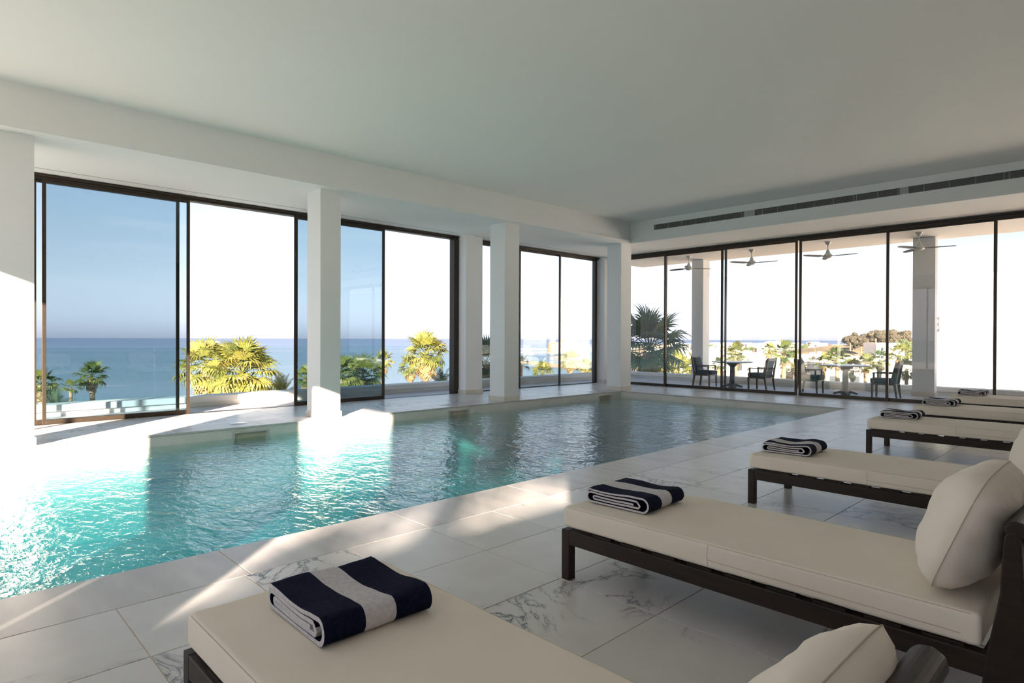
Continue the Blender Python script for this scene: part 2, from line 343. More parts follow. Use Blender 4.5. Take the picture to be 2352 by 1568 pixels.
for j in range(13):             # near deck
    y1 = 3.553-j*T; y0 = max(y1-T, SY)
    for i in range(nx0, 24):
        x0 = .71+i*T; x1 = min(x0+T, XW)
        x0 = max(x0, WX)
        if x1-x0 < .05 or y1-y0 < .05: continue
        cx, cy = (x0+x1)/2, (y0+y1)/2
        put_tile(x0, y0, x1, y1, cx > .1 and cy > -.1 and cx > cy*.02 and (cx < 13.5 or cy > 1.3))
for j, (y0, y1) in enumerate(((10.02, 10.65), (10.65, 11.28), (11.28, YW+.1))):   # sea-side deck
    for i in range(nx0, 24):
        x0 = max(.71+i*T, WX); x1 = min(.71+(i+1)*T, XW)
        if x1-x0 < .05: continue
        put_tile(x0, y0, x1, y1, x0 > .6)
for i, (x0, x1) in enumerate(((13.64, 14.27), (14.27, 14.90), (14.90, XW))):
    for j in range(0, 11):
        y0 = 3.553+j*T; y1 = min(y0+T, 10.02)
        if y1-y0 > .05: put_tile(x0, y0, x1, y1, True)
x = WX
while x < PX0-.55:
    y = 3.553
    while y < 10.02: rest.box(x+G, y+G, -.02, min(x+T, PX0-.51)-G, min(y+T, 10.02)-G, -.0005); y += T
    x += T
o = rest.build('tile_field', M['tile'], floor); o['kind'] = 'stuff'
# coping stones round the pool
def coping(x0, y0, x1, y1):
    w, d = (x1-x0)/2, (y1-y0)/2
    MB().box(-w+G, -d+G, -.028, w-G, d-G, .0).build('coping_stone', M['coping'], floor, ((x0+x1)/2, (y0+y1)/2, .0004), bev=.003)
k = 0; x = 1.37-1.26*4
while x < PX1+.5:
    x0, x1 = max(x, PX0-.51), min(x+1.26, PX1+.51)
    if x1-x0 > .05:
        coping(x0, 3.553, x1, PY0+.012); coping(x0, PY1-.012, x1, 10.02)
    x += 1.26
y = PY0+.012
while y < PY1-.03:
    y1 = min(y+1.26, PY1-.012); coping(PX1-.012, y, PX1+.51, y1); coping(PX0-.51, y, PX0+.012, y1); y = y1
# skimmer lids let into the sea-side coping
for x in (3.62, 7.70, 12.45):
    l = MB().lathe([(.0, 0), (.125, 0), (.128, .004), (.118, .008), (.09, .006), (.085, .009), (0, .010)], 24).build('skimmer_lid', M['lid'], floor, (x, 9.90, .001), smooth=True)
    l['label'] = 'round white skimmer lid in the stone edging'

# ------------------------------------------------------------------ pool
D = -1.30
pb = MB()
pb.box(PX0-.03, PY0-.25, D-.2, PX1+.03, PY0, -.030); pb.box(PX0-.03, PY0, D-.2, PX0, PY1, -.030)
pb.box(PX1, PY0-.25, D-.2, PX1+.25, PY1+.25, -.030)
sk = [(3.42, 3.90), (7.50, 7.98), (12.22, 12.70)]
xs = [PX0-.03]+[q for s_ in sk for q in s_]+[PX1]
for a, b in zip(xs[::2], xs[1::2]): pb.box(a, PY1, D-.2, b, PY1+.25, -.030)
for a, b in sk:
    pb.box(a, PY1, -.095, b, PY1+.25, -.030); pb.box(a, PY1, D-.2, b, PY1+.25, -.30); pb.box(a, PY1+.20, -.30, b, PY1+.25, -.095)
basin = struct(pb.build('pool_basin', M['pwall']), 'pale stone walls of the indoor swimming pool')
MB().box(PX0-.03, PY0-.25, D-.35, PX1+.25, PY1+.25, D).build('pool_floor', M['pfloor'], basin)
for a, b in sk:
    f = MB(); t = .035
    f.box(a-t, PY1-.014, -.095, b+t, PY1, -.068); f.box(a-t, PY1-.014, -.34, b+t, PY1, -.30)
    f.box(a-t, PY1-.014, -.30, a, PY1, -.095); f.box(b, PY1-.014, -.30, b+t, PY1, -.095)
    sf = f.build('skimmer_frame', M['coping'], basin); sf['label'] = 'stone coloured surround of a skimmer slot'
    q = MB(); q.box(a+.001, PY1+.17, -.299, b-.001, PY1+.199, -.096); q.box(a+.001, PY1+.004, -.299, a+.006, PY1+.17, -.096); q.box(a+.001, PY1+.004, -.101, b-.001, PY1+.17, -.096)  # black panels added on some faces to paint the recess in shade
    q = q.build('skimmer_shade', M['void'], basin); q['label'] = 'black panels standing for shade inside a pool skimmer'
wb = MB(); nxw = 1
wb.box(PX0-.015, PY0-.015, D-.02, PX1+.015, PY1+.015, WL)
struct(wb.build('water', M['water']), 'clear turquoise rippled water filling the indoor pool', 'water')

# ------------------------------------------------------------------ ceiling, soffits, grille
cb = MB(); cb.box(WX-.4, SY-.3, CEI, XW+.3, YW+.3, CEI+.45)
ceiling = struct(cb.build('ceiling', M['ceil']))
sb = MB()
FY, FX = 9.45, 13.45
sb.box(WX-.1, FY, SOF+.07, XW+.2, YW+.25, CEI); sb.box(FX, SY-.1, SOF+.07, XW+.2, FY, CEI)
sb.box(WX-.1, FY-.07, SOF, XW+.2, YW+.06, SOF+.07); sb.box(FX-.07, SY-.1, SOF, XW+.06, FY-.07, SOF+.07)
sof = struct(sb.build('trim_1', M['ceil'], ceiling)); sof['label'] = 'dropped white soffit band round the ceiling'
# linear slots in the soffit beside the glazing
MB().box(.9, 11.36, SOF-.002, 9.2, 11.385, SOF+.01).build('slot_diffuser', M['grille'], ceiling)
MB().box(9.7, 11.36, SOF-.002, 14.6, 11.385, SOF+.01).build('slot_diffuser', M['grille'], ceiling)
MB().box(14.86, -3.5, SOF-.002, 14.885, 10.2, SOF+.01).build('slot_diffuser', M['grille'], ceiling)
# long return-air grille on the terrace-side fascia
gr = thing('air_grille', 'long slim louvred air grille along the fascia above the terrace windows', 'vent', (FX, 8.73, 4.107))
ys = [8.73, 8.692, 8.318, 7.946, 7.56, 7.185, 6.809, 6.431, 6.365, 6.124, 5.947, 5.612, 5.238, 4.856, 4.481, 4.099, 4.05, 3.674, 3.329, 3.298, 3.161, 2.910, 2.521, 2.132, 1.738, 1.666, 1.27, .87, .47, .07, -.33]
z0, z1 = 0, .132
fr = MB(); L = ys[0]-ys[-1]
fr.box(-.006, -L-.008, z1, .0, .008, z1+.012); fr.box(-.006, -L-.008, z0-.012, .0, .008, z0)
fr.box(-.006, 0, z0, 0, .008, z1); fr.box(-.006, -L-.008, z0, 0, -L, z1)
fr.build('frame', M['ceil'], gr)
MB().box(-.0015, -L, z0, -.0005, 0, z1).build('shade_backing', M['void'], gr)  # flat black sheet painting the darkness between the blades
pads = {(6.365, 6.124), (3.298, 3.161), (6.124, 5.947)}
for a, b in zip(ys, ys[1:]):
    MB().box(-.007, b-8.73-.004, z0, -.0015, b-8.73+.004, z1).build('divider', M['grille'], gr)
    if (a, b) in ((6.365, 6.124), (3.298, 3.161)):
        q = MB().box(-.004, b-8.73+.004, z0, -.0016, a-8.73-.004, z1).build('blanking_plate', M['grille'], gr); q['label'] = 'plain pale plate between louvre sections'
        continue
    lb = MB()
    for k in range(9):
        zz = z0+.008+k*.0145; lb.hexa([(-.006, b-8.73, zz), (-.0016, b-8.73, zz+.004), (-.0016, a-8.73, zz+.004), (-.006, a-8.73, zz)], [(-.006, b-8.73, zz+.0025), (-.0016, b-8.73, zz+.0065), (-.0016, a-8.73, zz+.0065), (-.006, a-8.73, zz+.0025)])
    lv = lb.build('louvre_section', M['grille'], gr)

# ------------------------------------------------------------------ walls and columns
ws = MB().box(WX-.3, SY-.3, -.3, XW+.3, SY, CEI); struct(ws.build('wall_south', M['dim_south']))
ww = MB()
for a, b in ((SY, -3.25), (-.42, .40), (.47, .88), (2.56, 4.38)): ww.box(WX-.07, a, -.02, WX, b, 3.80)
ww.box(WX-.25, SY, 3.80, WX, YW+.2, CEI)
wwo = struct(ww.build('wall_west', M['paint']))
pl = MB()
for a, b in ((9.5, 10.03),): pl.box(a, 11.42, -.002, b, YW+.2, SOF)
wn_ = struct(pl.build('wall_north', M['paint'])); wn_['label'] = 'slim white wall pier between the two sea-side window groups'
q = MB(); q.box(9.48, 11.40, 0, 10.05, 11.42, .10); q.box(9.48, 11.42, 0, 9.5, YW+.1, .10); q.box(10.03, 11.42, 0, 10.05, YW+.1, .10)
q.build('plinth', M['plinth'], wn_, bev=.002)
cw = MB().box(15.0, 11.47, -.002, XW+.25, YW+.25, SOF)
cwo = struct(cw.build('wall_east', M['paint'])); cwo['label'] = 'white corner pier where the two glass walls meet'
q = MB(); q.box(14.98, 11.45, 0, XW-.03, 11.47, .10); q.box(14.98, 11.47, 0, 15.0, YW-.06, .10); q.build('plinth', M['plinth'], cwo, bev=.002)
def column(x0, y0, x1, y1, z1, label):
    c = MB().box(x0, y0, 0, x1, y1, z1).build('column', M['paint'], bev=.004)
    struct(c, label)
    p = MB(); t = .018
    p.box(x0-t, y0-t, .0006, x1+t, y0, .10); p.box(x0-t, y1, .0006, x1+t, y1+t, .10); p.box(x0-t, y0, .0006, x0, y1, .10); p.box(x1, y0, .0006, x1+t, y1, .10)
    p.build('plinth', M['plinth'], c, bev=.002)
    return c
column(.62, 9.60, 1.05, 10.06, SOF, 'square white column at the left edge beside the pool')
column(4.83, 9.58, 5.20, 10.06, SOF, 'square white column between the sea-side windows, sunlit at its foot')
column(9.03, 9.56, 9.46, 10.03, SOF, 'square white column standing before the wall pier')
column(13.17, 9.54, 13.62, 9.99, SOF, 'square white column at the far corner of the pool')

# ------------------------------------------------------------------ glazing
def frame_bar(par, x0, y0, z0, x1, y1, z1, name='frame_bar'):
    return MB().box(x0, y0, z0, x1, y1, z1).build(name, M['bronze'], par, bev=.003)
HT = 3.815
def window_x(n, x0, x1, label):
    r = bpy.data.objects.new('window_%d' % n, None); COL.objects.link(r); struct(r, label); r['category'] = 'window'
    r.location = ((x0+x1)/2, YW, 0)
    return r
def rel(par, x0, y0, z0, x1, y1, z1, mat_, name, bev=0):
    l = par.location
    return MB().box(x0-l.x, y0-l.y, z0-l.z, x1-l.x, y1-l.y, z1-l.z).build(name, mat_, par, bev=bev)
def sash(par, x0, x1, yc, z0, z1, g, wl=.05, wr=.05, wt=.045, wb=.07, d=.035):
    rel(par, x0, yc-d/2, z0, x0+wl, yc+d/2, z1, M['bronze'], 'stile', .003)
    rel(par, x1-wr, yc-d/2, z0, x1, yc+d/2, z1, M['bronze'], 'stile', .003)
    rel(par, x0+wl, yc-d/2, z1-wt, x1-wr, yc+d/2, z1, M['bronze'], 'top_rail', .003)
    rel(par, x0+wl, yc-d/2, z0, x1-wr, yc+d/2, z0+wb, M['bronze'], 'bottom_rail', .003)
    p = rel(par, x0+wl, yc-.004, z0+wb, x1-wr, yc+.004, z1-wt, g, 'pane')
    return p
w1 = window_x(1, -3.2, 9.5, 'tall bronze sliding windows facing the sea, left of the wall pier')
rel(w1, WX, YW-.03, HT-.035, 9.5, YW+.16, HT, M['bronze'], 'head_frame', .003)
rel(w1, WX, YW+.00, HT-.07, 9.5, YW+.16, HT-.035, M['bronze'], 'head_track', .003)
rel(w1, WX, YW+.0, -.004, 9.5, YW+.16, .004, M['bronze'], 'sill_track')
# stacked double leaves (darker to look through) and open bays between them
for (a, b, c, d_) in ((1.375, 3.455, 1.26, 3.30), (5.36, 7.42, 5.40, 7.46)):
    sash(w1, a, b, YW+.03, .004, HT-.07, M['glass']); sash(w1, c, d_, YW+.08, .004, HT-.07, M['glass'])
sash(w1, -1.5, .55, YW+.03, .004, HT-.07, M['glass'])
rel(w1, 9.35, YW-.02, .004, 9.5, YW+.16, HT-.07, M['bronze'], 'jamb', .003)
rel(w1, -3.3, YW-.02, .004, -3.2, YW+.16, HT-.07, M['bronze'], 'jamb', .003)
w2 = window_x(2, 10.03, 15.0, 'tall bronze windows facing the harbour, right of the wall pier')
rel(w2, 10.03, YW-.03, HT-.035, 15.0, YW+.16, HT, M['bronze'], 'head_frame', .003)
rel(w2, 10.03, YW+.00, HT-.07, 15.0, YW+.16, HT-.035, M['bronze'], 'head_track', .003)
sash(w2, 10.04, 11.66, YW+.03, .004, HT-.07, M['clear'], wb=.02)
sash(w2, 11.60, 13.34, YW+.08, .004, HT-.07, M['clear'], wb=.02)
sash(w2, 13.22, 14.93, YW+.03, .004, HT-.07, M['clear'], wb=.02, wr=.07)
rel(w2, 14.90, YW+.06, .004, 15.0, YW+.16, HT-.07, M['bronze'], 'jamb', .003)
# terrace side: sashes in the plane x = XW
w3 = bpy.data.objects.new('window_3', None); COL.objects.link(w3); struct(w3, 'wall of tall bronze sliding windows towards the furnished terrace'); w3['category'] = 'window'; w3.location = (XW, 5, 0)
rel(w3, XW-.03, SY, HT-.035, XW+.16, 11.47, HT, M['bronze'], 'head_frame', .003)
rel(w3, XW+.00, SY, HT-.085, XW+.16, 11.47, HT-.035, M['bronze'], 'head_track', .003)
def sash_y(y0, y1, xc, wa=.055, wb=.055, g='clear'):      # y0 > y1
    par = w3; d = .035; z0, z1 = .0, HT-.085
    rel(par, xc-d/2, y0-wa, z0, xc+d/2, y0, z1, M['bronze'], 'stile', .003); rel(par, xc-d/2, y1, z0, xc+d/2, y1+wb, z1, M['bronze'], 'stile', .003)
    rel(par, xc-d/2, y1+wb, z1-.04, xc+d/2, y0-wa, z1, M['bronze'], 'top_rail', .003); rel(par, xc-d/2, y1+wb, z0, xc+d/2, y0-wa, z0+.075, M['bronze'], 'bottom_rail', .003)
    rel(par, xc-.004, y1+wb, z0+.075, xc+.004, y0-wa, z1-.04, M[g], 'pane')
A_, B_ = XW+.02, XW+.075
sash_y(11.40, 9.49, A_); sash_y(9.55, 7.70, B_); sash_y(7.83, 5.87, A_); sash_y(5.83, 3.93, A_); sash_y(4.00, 2.07, B_); sash_y(2.12, .22, A_); sash_y(.28, -1.6, B_); sash_y(-1.55, -3.9, A_)
# west glazing, behind and left of the viewer, whose mullions stripe the floor with shade
w4 = bpy.data.objects.new('window_4', None); COL.objects.link(w4); struct(w4, 'west windows that let the low sun in'); w4['category'] = 'window'; w4.location = (WX, 4, 0)
for y in (YW-.06, 7.13, 4.375, 2.50, .88, -.475, -3.25): rel(w4, WX-.07, y, 0, WX-.01, y+.065, 3.80, M['bronze'], 'stile', .003)
rel(w4, WX-.07, SY, 3.74, WX-.01, YW, 3.80, M['bronze'], 'head_frame', .003)

# ------------------------------------------------------------------ loungers
def smoothbox(w, d, h, nx, ny, r, crown=0, seed=0):
    """upholstered slab: rounded edges, slight crown, soft dents"""
    bm = bmesh.new(); bmesh.ops.create_cube(bm, size=1)
    for v in bm.verts: v.co = Vector((v.co.x*w, v.co.y*d, (v.co.z+.5)*h))
    bmesh.ops.bevel(bm, geom=list(bm.edges), offset=r, segments=4, affect='EDGES', profile=.6)
    bmesh.ops.subdivide_edges(bm, edges=[e_ for e_ in bm.edges if e_.calc_length() > .25], cuts=10, use_grid_fill=True)
    for v in bm.verts:
        u, t = v.co.x/(w/2), v.co.y/(d/2)
        if v.co.z > h*.5: v.co.z += crown*(1-u*u)*(1-t**4)
        n = noise.noise(Vector((v.co.x*6+seed, v.co.y*4, v.co.z*8)))
        v.co += v.normal*n*.0025
    me = bpy.data.meshes.new('mattress'); bm.to_mesh(me); bm.free()
    me.polygons.foreach_set('use_smooth', [True]*len(me.polygons)); me.materials.append(M['fabric'])
    return me
def pillow_mesh(w, h, t, seed):
    n = 28; b = MB(); idx = {}
    def P(i, j, s):
        u, v = -1+2*i/n, -1+2*j/n; rho = max(abs(u), abs(v)); k_ = 4.5
        sc = rho/((abs(u)**k_+abs(v)**k_)**(1/k_)) if rho > 0 else 1
        x_, z_ = u*sc*w/2, v*sc*h/2
        f = max(0, 1-rho**2.3)**.62
        wr = noise.noise(Vector((u*3+seed, v*3, s*2.0)))*.014+noise.noise(Vector((u*3+seed, v*11, s*5.0)))*.008*rho**2+noise.noise(Vector((u*11+seed, v*3, s*7.0)))*.008*rho**2
        return (x_, s*(t/2*f+wr*min(1, f*2.5)), z_)
    for s in (-1, 1):
        base = len(b.v)
        for i in range(n+1):
            for j in range(n+1): b.v.append(P(i, j, s))
        for i in range(n):
            for j in range(n):
                a = base+i*(n+1)+j; b.f.append((a, a+1, a+n+2, a+n+1)); b.m.append(0)
    me = b.mesh('cushion', M['fabric'])
    bm = bmesh.new(); bm.from_mesh(me); bmesh.ops.remove_doubles(bm, verts=bm.verts, dist=.0004); bmesh.ops.recalc_face_normals(bm, faces=bm.faces); bm.to_mesh(me); bm.free()
    me.polygons.foreach_set('use_smooth', [True]*len(me.polygons))
    edge = []
    for k in range(n+1): edge.append(P(k, 0, 0))
    for k in range(1, n+1): edge.append(P(n, k, 0))
    for k in range(1, n+1): edge.append(P(n-k, n, 0))
    for k in range(1, n+1): edge.append(P(0, n-k, 0))
    return me, edge
LW, LY0, LY1 = .78, .28, 2.29
def lounger():
    r = thing('sun_lounger', '', 'sun lounger')
    # local frame: x across 0..LW, y foot end at LY1
    w = LW; t = .055
    for x0 in (0, w-t):
        MB().box(x0, LY0+.085, .20, x0+t, LY1-t, .28).build('side_rail', M['wood'], r, bev=.004)
        MB().box(x0, LY1-t, 0, x0+t, LY1, .28).build('leg', M['wood'], r, bev=.004)
        # rear leg sweeps up into the back post
        ring = [(.24, 0), (.40, 0), (.385, .20), (.375, .285), (.340, .50), (.333, .66), (.328, .70), (.310, .715), (.294, .708), (.284, .67), (.272, .45), (.255, .25)]
        MB().extrude_x(ring, x0-.004, x0+t+.004).build('back_post', M['wood'], r, bev=.006)
    MB().box(t, LY1-t, .20, w-t, LY1-.012, .28).build('end_rail', M['wood'], r, bev=.004)
    MB().box(t, LY0+.07, .20, w-t, LY0+.11, .28).build('end_rail', M['wood'], r, bev=.004)
    k = 0; y = LY0+.16
    while y < LY1-.2:
        MB().box(.012, y, .2795, w-.012, y+.125, .2905).build('slat', M['wood'], r); y += .19
    ring = [(.318, .44), (.318, .66), (.322, .70), (.312, .73), (.296, .74), (.274, .73), (.266, .70), (.274, .66), (.285, .44)]
    MB().extrude_x(ring, t+.004, w-t-.004).build('backrest_panel', M['wood'], r, bev=.008)
    ring = [(.316, .695), (.330, .704), (.332, .728), (.315, .746), (.290, .750), (.268, .737), (.260, .714), (.268, .695)]
    MB().extrude_x(ring, -.002, w+.002).build('top_rail', M['wood'], r, bev=.009)
    m = link('mattress', smoothbox(w-.02, LY1-LY0-.115, .115, 6, 12, .022, .010), r, (w/2, (LY1+LY0+.115)/2-.005, .2915))
    # seams: along both top edges, the zip line low on the side and the upright joins
    me = w/2-.01; md = (LY1-LY0-.115)/2
    for sx_ in (-1, 1):
        X = sx_*(me+.0012)
        MB().tube([(X*.985+0*sx_, -md+.03, .110), (X*.985, md-.03, .110)], .0013, 6).build('seam', M['seam'], m)
        MB().tube([(X, -md+.06, .036), (X, md-.88, .040)], .0014, 6).build('seam', M['seam'], m)
        MB().tube([(X, md-.88, .014), (X, md-.875, .06), (X*.998, md-.88, .105)], .0014, 6).build('seam', M['seam'], m)
    MB().tube([(-me+.03, md-.006, .110), (me-.03, md-.006, .110)], .0013, 6).build('seam', M['seam'], m)
    return r
spots = [(.655, 'cream sun lounger nearest the camera, its foot end filling the bottom centre'),
         (2.61, 'cream sun lounger in front with its whole side and dark frame in view'),
         (4.93, 'cream sun lounger directly behind the closest fully visible one'),
         (8.13, 'cream sun lounger fourth from the camera, dark frame visible beneath it'),
         (10.22, 'cream sun lounger second from the terrace windows'),
         (12.50, 'cream sun lounger farthest away, beside the terrace windows')]
L0 = lounger()
LOUNG = []
for i, (x, lab) in enumerate(spots):
    o = L0 if i == 0 else copy_tree(L0)
    o.location = (x, .0 if i < 3 else .04, 0); o['label'] = lab; o['group'] = 'sun loungers in a row along the pool'
    LOUNG.append(o)
# back cushions: lie against the backrests, so each is a thing of its own
clab = ['plump cream cushion at the bottom edge, on the nearest lounger', 'large plump cream cushion leaning on the back of the second lounger',
        'plump cream cushion at the right edge on the third lounger']
for i, x in enumerate((.655, 2.61, 4.93)):
    hh, tt_, cy_, cz_ = ((.41, .22, .435, .592), (.47, .29, .475, .625), (.47, .29, .475, .625))[i]
    me, edge = pillow_mesh(.76, hh, tt_, i*7.3)
    c = link('cushion', me, None, (x+LW/2+(.045 if i == 0 else .01), cy_, cz_+.012), (math.radians(21), rnd.uniform(-.01, .01), 0))
    tag(c, clab[i], 'cushion', 'back cushions on the loungers')
    MB().tube(edge, .0020, 6).build('seam', M['seam'], c)

# ------------------------------------------------------------------ towels
def towel(label, loc, rz, seed, w=.37, dlen=.40, rumple=1.0, th=.0105, inner=0):
    """bath towel folded in layers; the outline is a folded ribbon in (y,z) carried along x"""
    r_ = random.Random(seed)
    h = .086; H = dlen/2
    # centreline of the folded ribbon
    c = []
    def seg(a, b, n=8):
        for k in range(n): c.append((a[0]+(b[0]-a[0])*k/n, a[1]+(b[1]-a[1])*k/n))
    def arc(cx, cz, r, a0, a1, n=9):
        for k in range(n+1):
            t = math.radians(a0+(a1-a0)*k/n); c.append((cx+r*math.cos(t), cz+r*math.sin(t)))
    z = [.008, .026, .044, .062, .080]
    seg((H-.02, z[1]), (-H+.055, z[1]+.004), 10)
    # start inner: layer 1 goes to the near fold, wraps up to layer 2 ...
    c.clear()
    seg((-H+.09, z[2]-.004), (H-.05, z[2]), 10); arc(H-.05, (z[2]+z[1])/2, (z[2]-z[1])/2, 90, -90, 5)
    seg((H-.05, z[1]), (-H+.06, z[1]), 10); seg((-H+.06, z[1]), (-H+.05, z[1]+.012), 2); seg((-H+.05, z[1]+.012), (-H+.07, z[3]-.002), 3)
    seg((-H+.07, z[3]-.002), (H-.025, z[3]), 10); arc(H-.025, (z[3]+z[0])/2, (z[3]-z[0])/2, 90, -90, 8)
    seg((H-.025, z[0]), (-H+.036, z[0]), 10); arc(-H+.036, (z[4]+z[0])/2, (z[4]-z[0])/2, -90, -270, 10)
    seg((-H+.036, z[4]), (H-.01, z[4]-.004), 12); arc(H-.012, z[4]-.014, .010, 90, -60, 4)
    pts = [Vector((0, a, b)) for a, b in c]
    clean = [pts[0]]
    for p in pts[1:]:
        if (p-clean[-1]).length > .0035: clean.append(p)
    pts = clean
    b = MB(); bx = [0, .095, .26, .31, .62, .66, .985, 1] ; xs_ = [-w/2+w*k/14 for k in range(15)]
    n = len(pts)
    def off(i, s):
        d = (pts[min(i+1, n-1)]-pts[max(i-1, 0)]).normalized(); q = Vector((0, -d.z, d.y)); return pts[i]+q*(s*th/2)
    rows = []
    for ix, x_ in enumerate(xs_):
        row = []
        for s in (1, -1):
            rng = range(n) if s == 1 else reversed(range(n))
            for i in rng:
                p = off(i, s)
                hz = p.z/.09
                wv = (noise.noise(Vector((x_*7+seed, p.y*6, 0)))*.010+noise.noise(Vector((x_*16+seed, p.y*13, 3)))*.004)*rumple*hz
                sag = -.010*rumple*hz*math.exp(-((p.y-.02)/.11)**2)*(1+.6*math.sin(x_*9+seed))
                dy = noise.noise(Vector((x_*6, seed, p.z*10)))*.006*rumple
                row.append((x_, p.y+dy, max(.0015, p.z+wv+sag)))
        rows.append(row)
    m_ = len(rows[0])
    for row in rows: b.v += row
    for ix in range(14):
        xm = (xs_[ix]+xs_[ix+1])/2/w+.5
        band = 0 if (xm < .36 or xm > .64) else 1
        for k in range(m_):
            # outer skin striped; hidden inner side of the cloth is plain white terry on the reverse
            b.f.append((ix*m_+k, ix*m_+(k+1) % m_, (ix+1)*m_+(k+1) % m_, (ix+1)*m_+k)); b.m.append(1 if (inner and (k < 28 or k > m_-28)) else band)
    # cut edges (white hem) at both ends, as quads between the two skins
    for ix in (0, 14):
        for i in range(n-1):
            a, a2 = ix*m_+i, ix*m_+i+1; c1, c2 = ix*m_+(m_-1-i), ix*m_+(m_-2-i)
            b.f.append((a, a2, c2, c1)); b.m.append(1)
    me = b.mesh('towel', [M['navy'], M['terry']], smooth=True)
    o = link('folded_towel', me, None, loc, (0, 0, rz))
    sub = None
    return tag(o, label, 'towel', 'folded striped towels on the loungers')
MZ = .2915+.115+.0095
tl = [('navy and white striped folded towel on the nearest lounger', .655+.415, 1.905, -.02, .39, .41, 1.0),
      ('navy and white folded towel on the second lounger, beside the pool edge shadow', 2.61+.345, 2.035, .02, .37, .40, 1.0),
      ('navy and white folded towel on the third lounger', 4.93+.345, 2.05, .03, .38, .38, 1.3),
      ('navy and white folded towel on the fourth lounger', 8.13+.40, 2.05, .05, .38, .38, 1.1),
      ('navy and white folded towel on the lounger second from the terrace windows', 10.22+.40, 2.06, .0, .38, .38, 1.1),
      ('navy and white folded towel on the farthest lounger', 12.50+.40, 2.06, .06, .38, .38, 1.4)]
for i, (lab, x, y, rz, w_, d_, ru) in enumerate(tl): towel(lab, (x, y, MZ), rz, i*3.7+1, w_, d_, ru, .0155 if i == 0 else .0105, i == 0)

# small golden teak side table between the first two loungers
tt = thing('side_table', 'small golden teak side table behind the nearest lounger cushion', 'side table', (1.655, .50, 0))
for k in range(5):
    MB().box(-.17, -.195+k*.0785, .43, .17, -.195+k*.0785+.0735, .455).build('slat', M['teak'], tt, bev=.003)
for sx_ in (-1, 1):
    MB().box(sx_*.19-.02, -.195, .425, sx_*.19+.02, .195, .455).build('end_board', M['teak'], tt, bev=.003)
    for sy_ in (-1, 1): MB().box(sx_*.185-.02, sy_*.17-.02, 0, sx_*.185+.02, sy_*.17+.02, .425).build('leg', M['teak'], tt, bev=.003)

# ------------------------------------------------------------------ terrace outside
TZ = -.01
terr = MB(); terr.box(XW+.16, -8, -.4, 18.6, 13.4, TZ); terr.box(WX-6, YW+.16, -.4, XW+.16, 13.4, TZ); terr.box(WX-9, SY-.2, -.4, WX-.3, 13.4, TZ-.0)
struct(terr.build('terrace', M['terr']), 'pale paved terrace outside the glass walls', 'terrace')
par = MB()
par.box(WX-6, 12.88, TZ, 18.45, 13.25, .085); par.box(WX-6, 12.82, .085, 18.48, 13.28, .195)
par.box(18.08, -8, TZ, 18.45, 12.88, .085); par.box(18.02, -8, .085, 18.48, 12.82, .185)
struct(par.build('parapet', M['render_wall'], bev=.004), 'low white rendered parapet kerb round the terrace', 'parapet')
gb = thing('glass_balustrade', 'frameless clear glass balustrade along the sea-side parapet', 'balustrade', (6, 13.05, .19))
x = -5.25
while x < 17.8:
    x1 = min(x+2.12, 18.2)
    MB().box(x+.012-6, -.008, -.004, x1-.012-6, .008, .965).build('glass_panel', M['balglass'], gb); x += 2.12
gb2 = thing('glass_balustrade', 'frameless clear glass balustrade on the parapet behind the terrace tables', 'balustrade', (18.25, 8, .18))
y = 12.9
while y > 3.4:
    y1 = max(y-2.12, 3.3)
    MB().box(-.008, y1+.006-8, -.004, .008, y-.006-8, .975).build('glass_panel', M['balglass'], gb2); y -= 2.12
ov = MB().box(XW+.2, -8, 3.81, 18.0, 12.15, 4.30)
struct(ov.build('terrace_roof', M['paint']), 'flat white roof slab shading the terrace', 'roof')
column(17.38, 9.52, 17.78, 9.90, 3.81, 'white column on the terrace behind the first fan').location.z = TZ
column(17.38, 3.52, 17.62, 3.98, 3.81, 'grey white column on the terrace beside the big blank wall').location.z = TZ
# unseen wing wall added south-west of the room: keeps the low sun off the deck behind the loungers
unseen_wing = MB().box(-14, SY-.35, -3, WX-.3, SY, 3.30); struct(unseen_wing.build('wall_south', M['render_wall']))
# neighbouring white building at the right
nb = thing('neighbour_building', 'blank sunlit white building wall at the right beyond the terrace', 'building', (40, 0, -14))
MB().box(0, -22, 0, 16, 7.88, 18.87).build('wall', M['render_wall'], nb)
MB().box(.0, 7.88, 0, 8, 8.17, 15.77).build('side_wall', M['render_wall'], nb)
f = MB().box(-.05, 7.89, 15.80, .45, 8.19, 16.60).build('wall_lamp_housing', M['steel'], nb, bev=.01); f['label'] = 'dark grey fixture on the wall edge'
MB().lathe([(0, 0), (.11, 0), (.09, .03), (0, .04)], 16).build('lens', M['lid'], f, (-.05, 8.04, 16.02), (0, -PI/2, 0), smooth=True)
MB().lathe([(0, 0), (.11, 0), (.09, .03), (0, .04)], 16).build('lens', M['lid'], f, (-.05, 8.04, 16.35), (0, -PI/2, 0), smooth=True)
MB().box(-.02, 7.90, 16.60, .3, 8.14, 17.85).build('duct', M['fan'], nb, bev=.01)

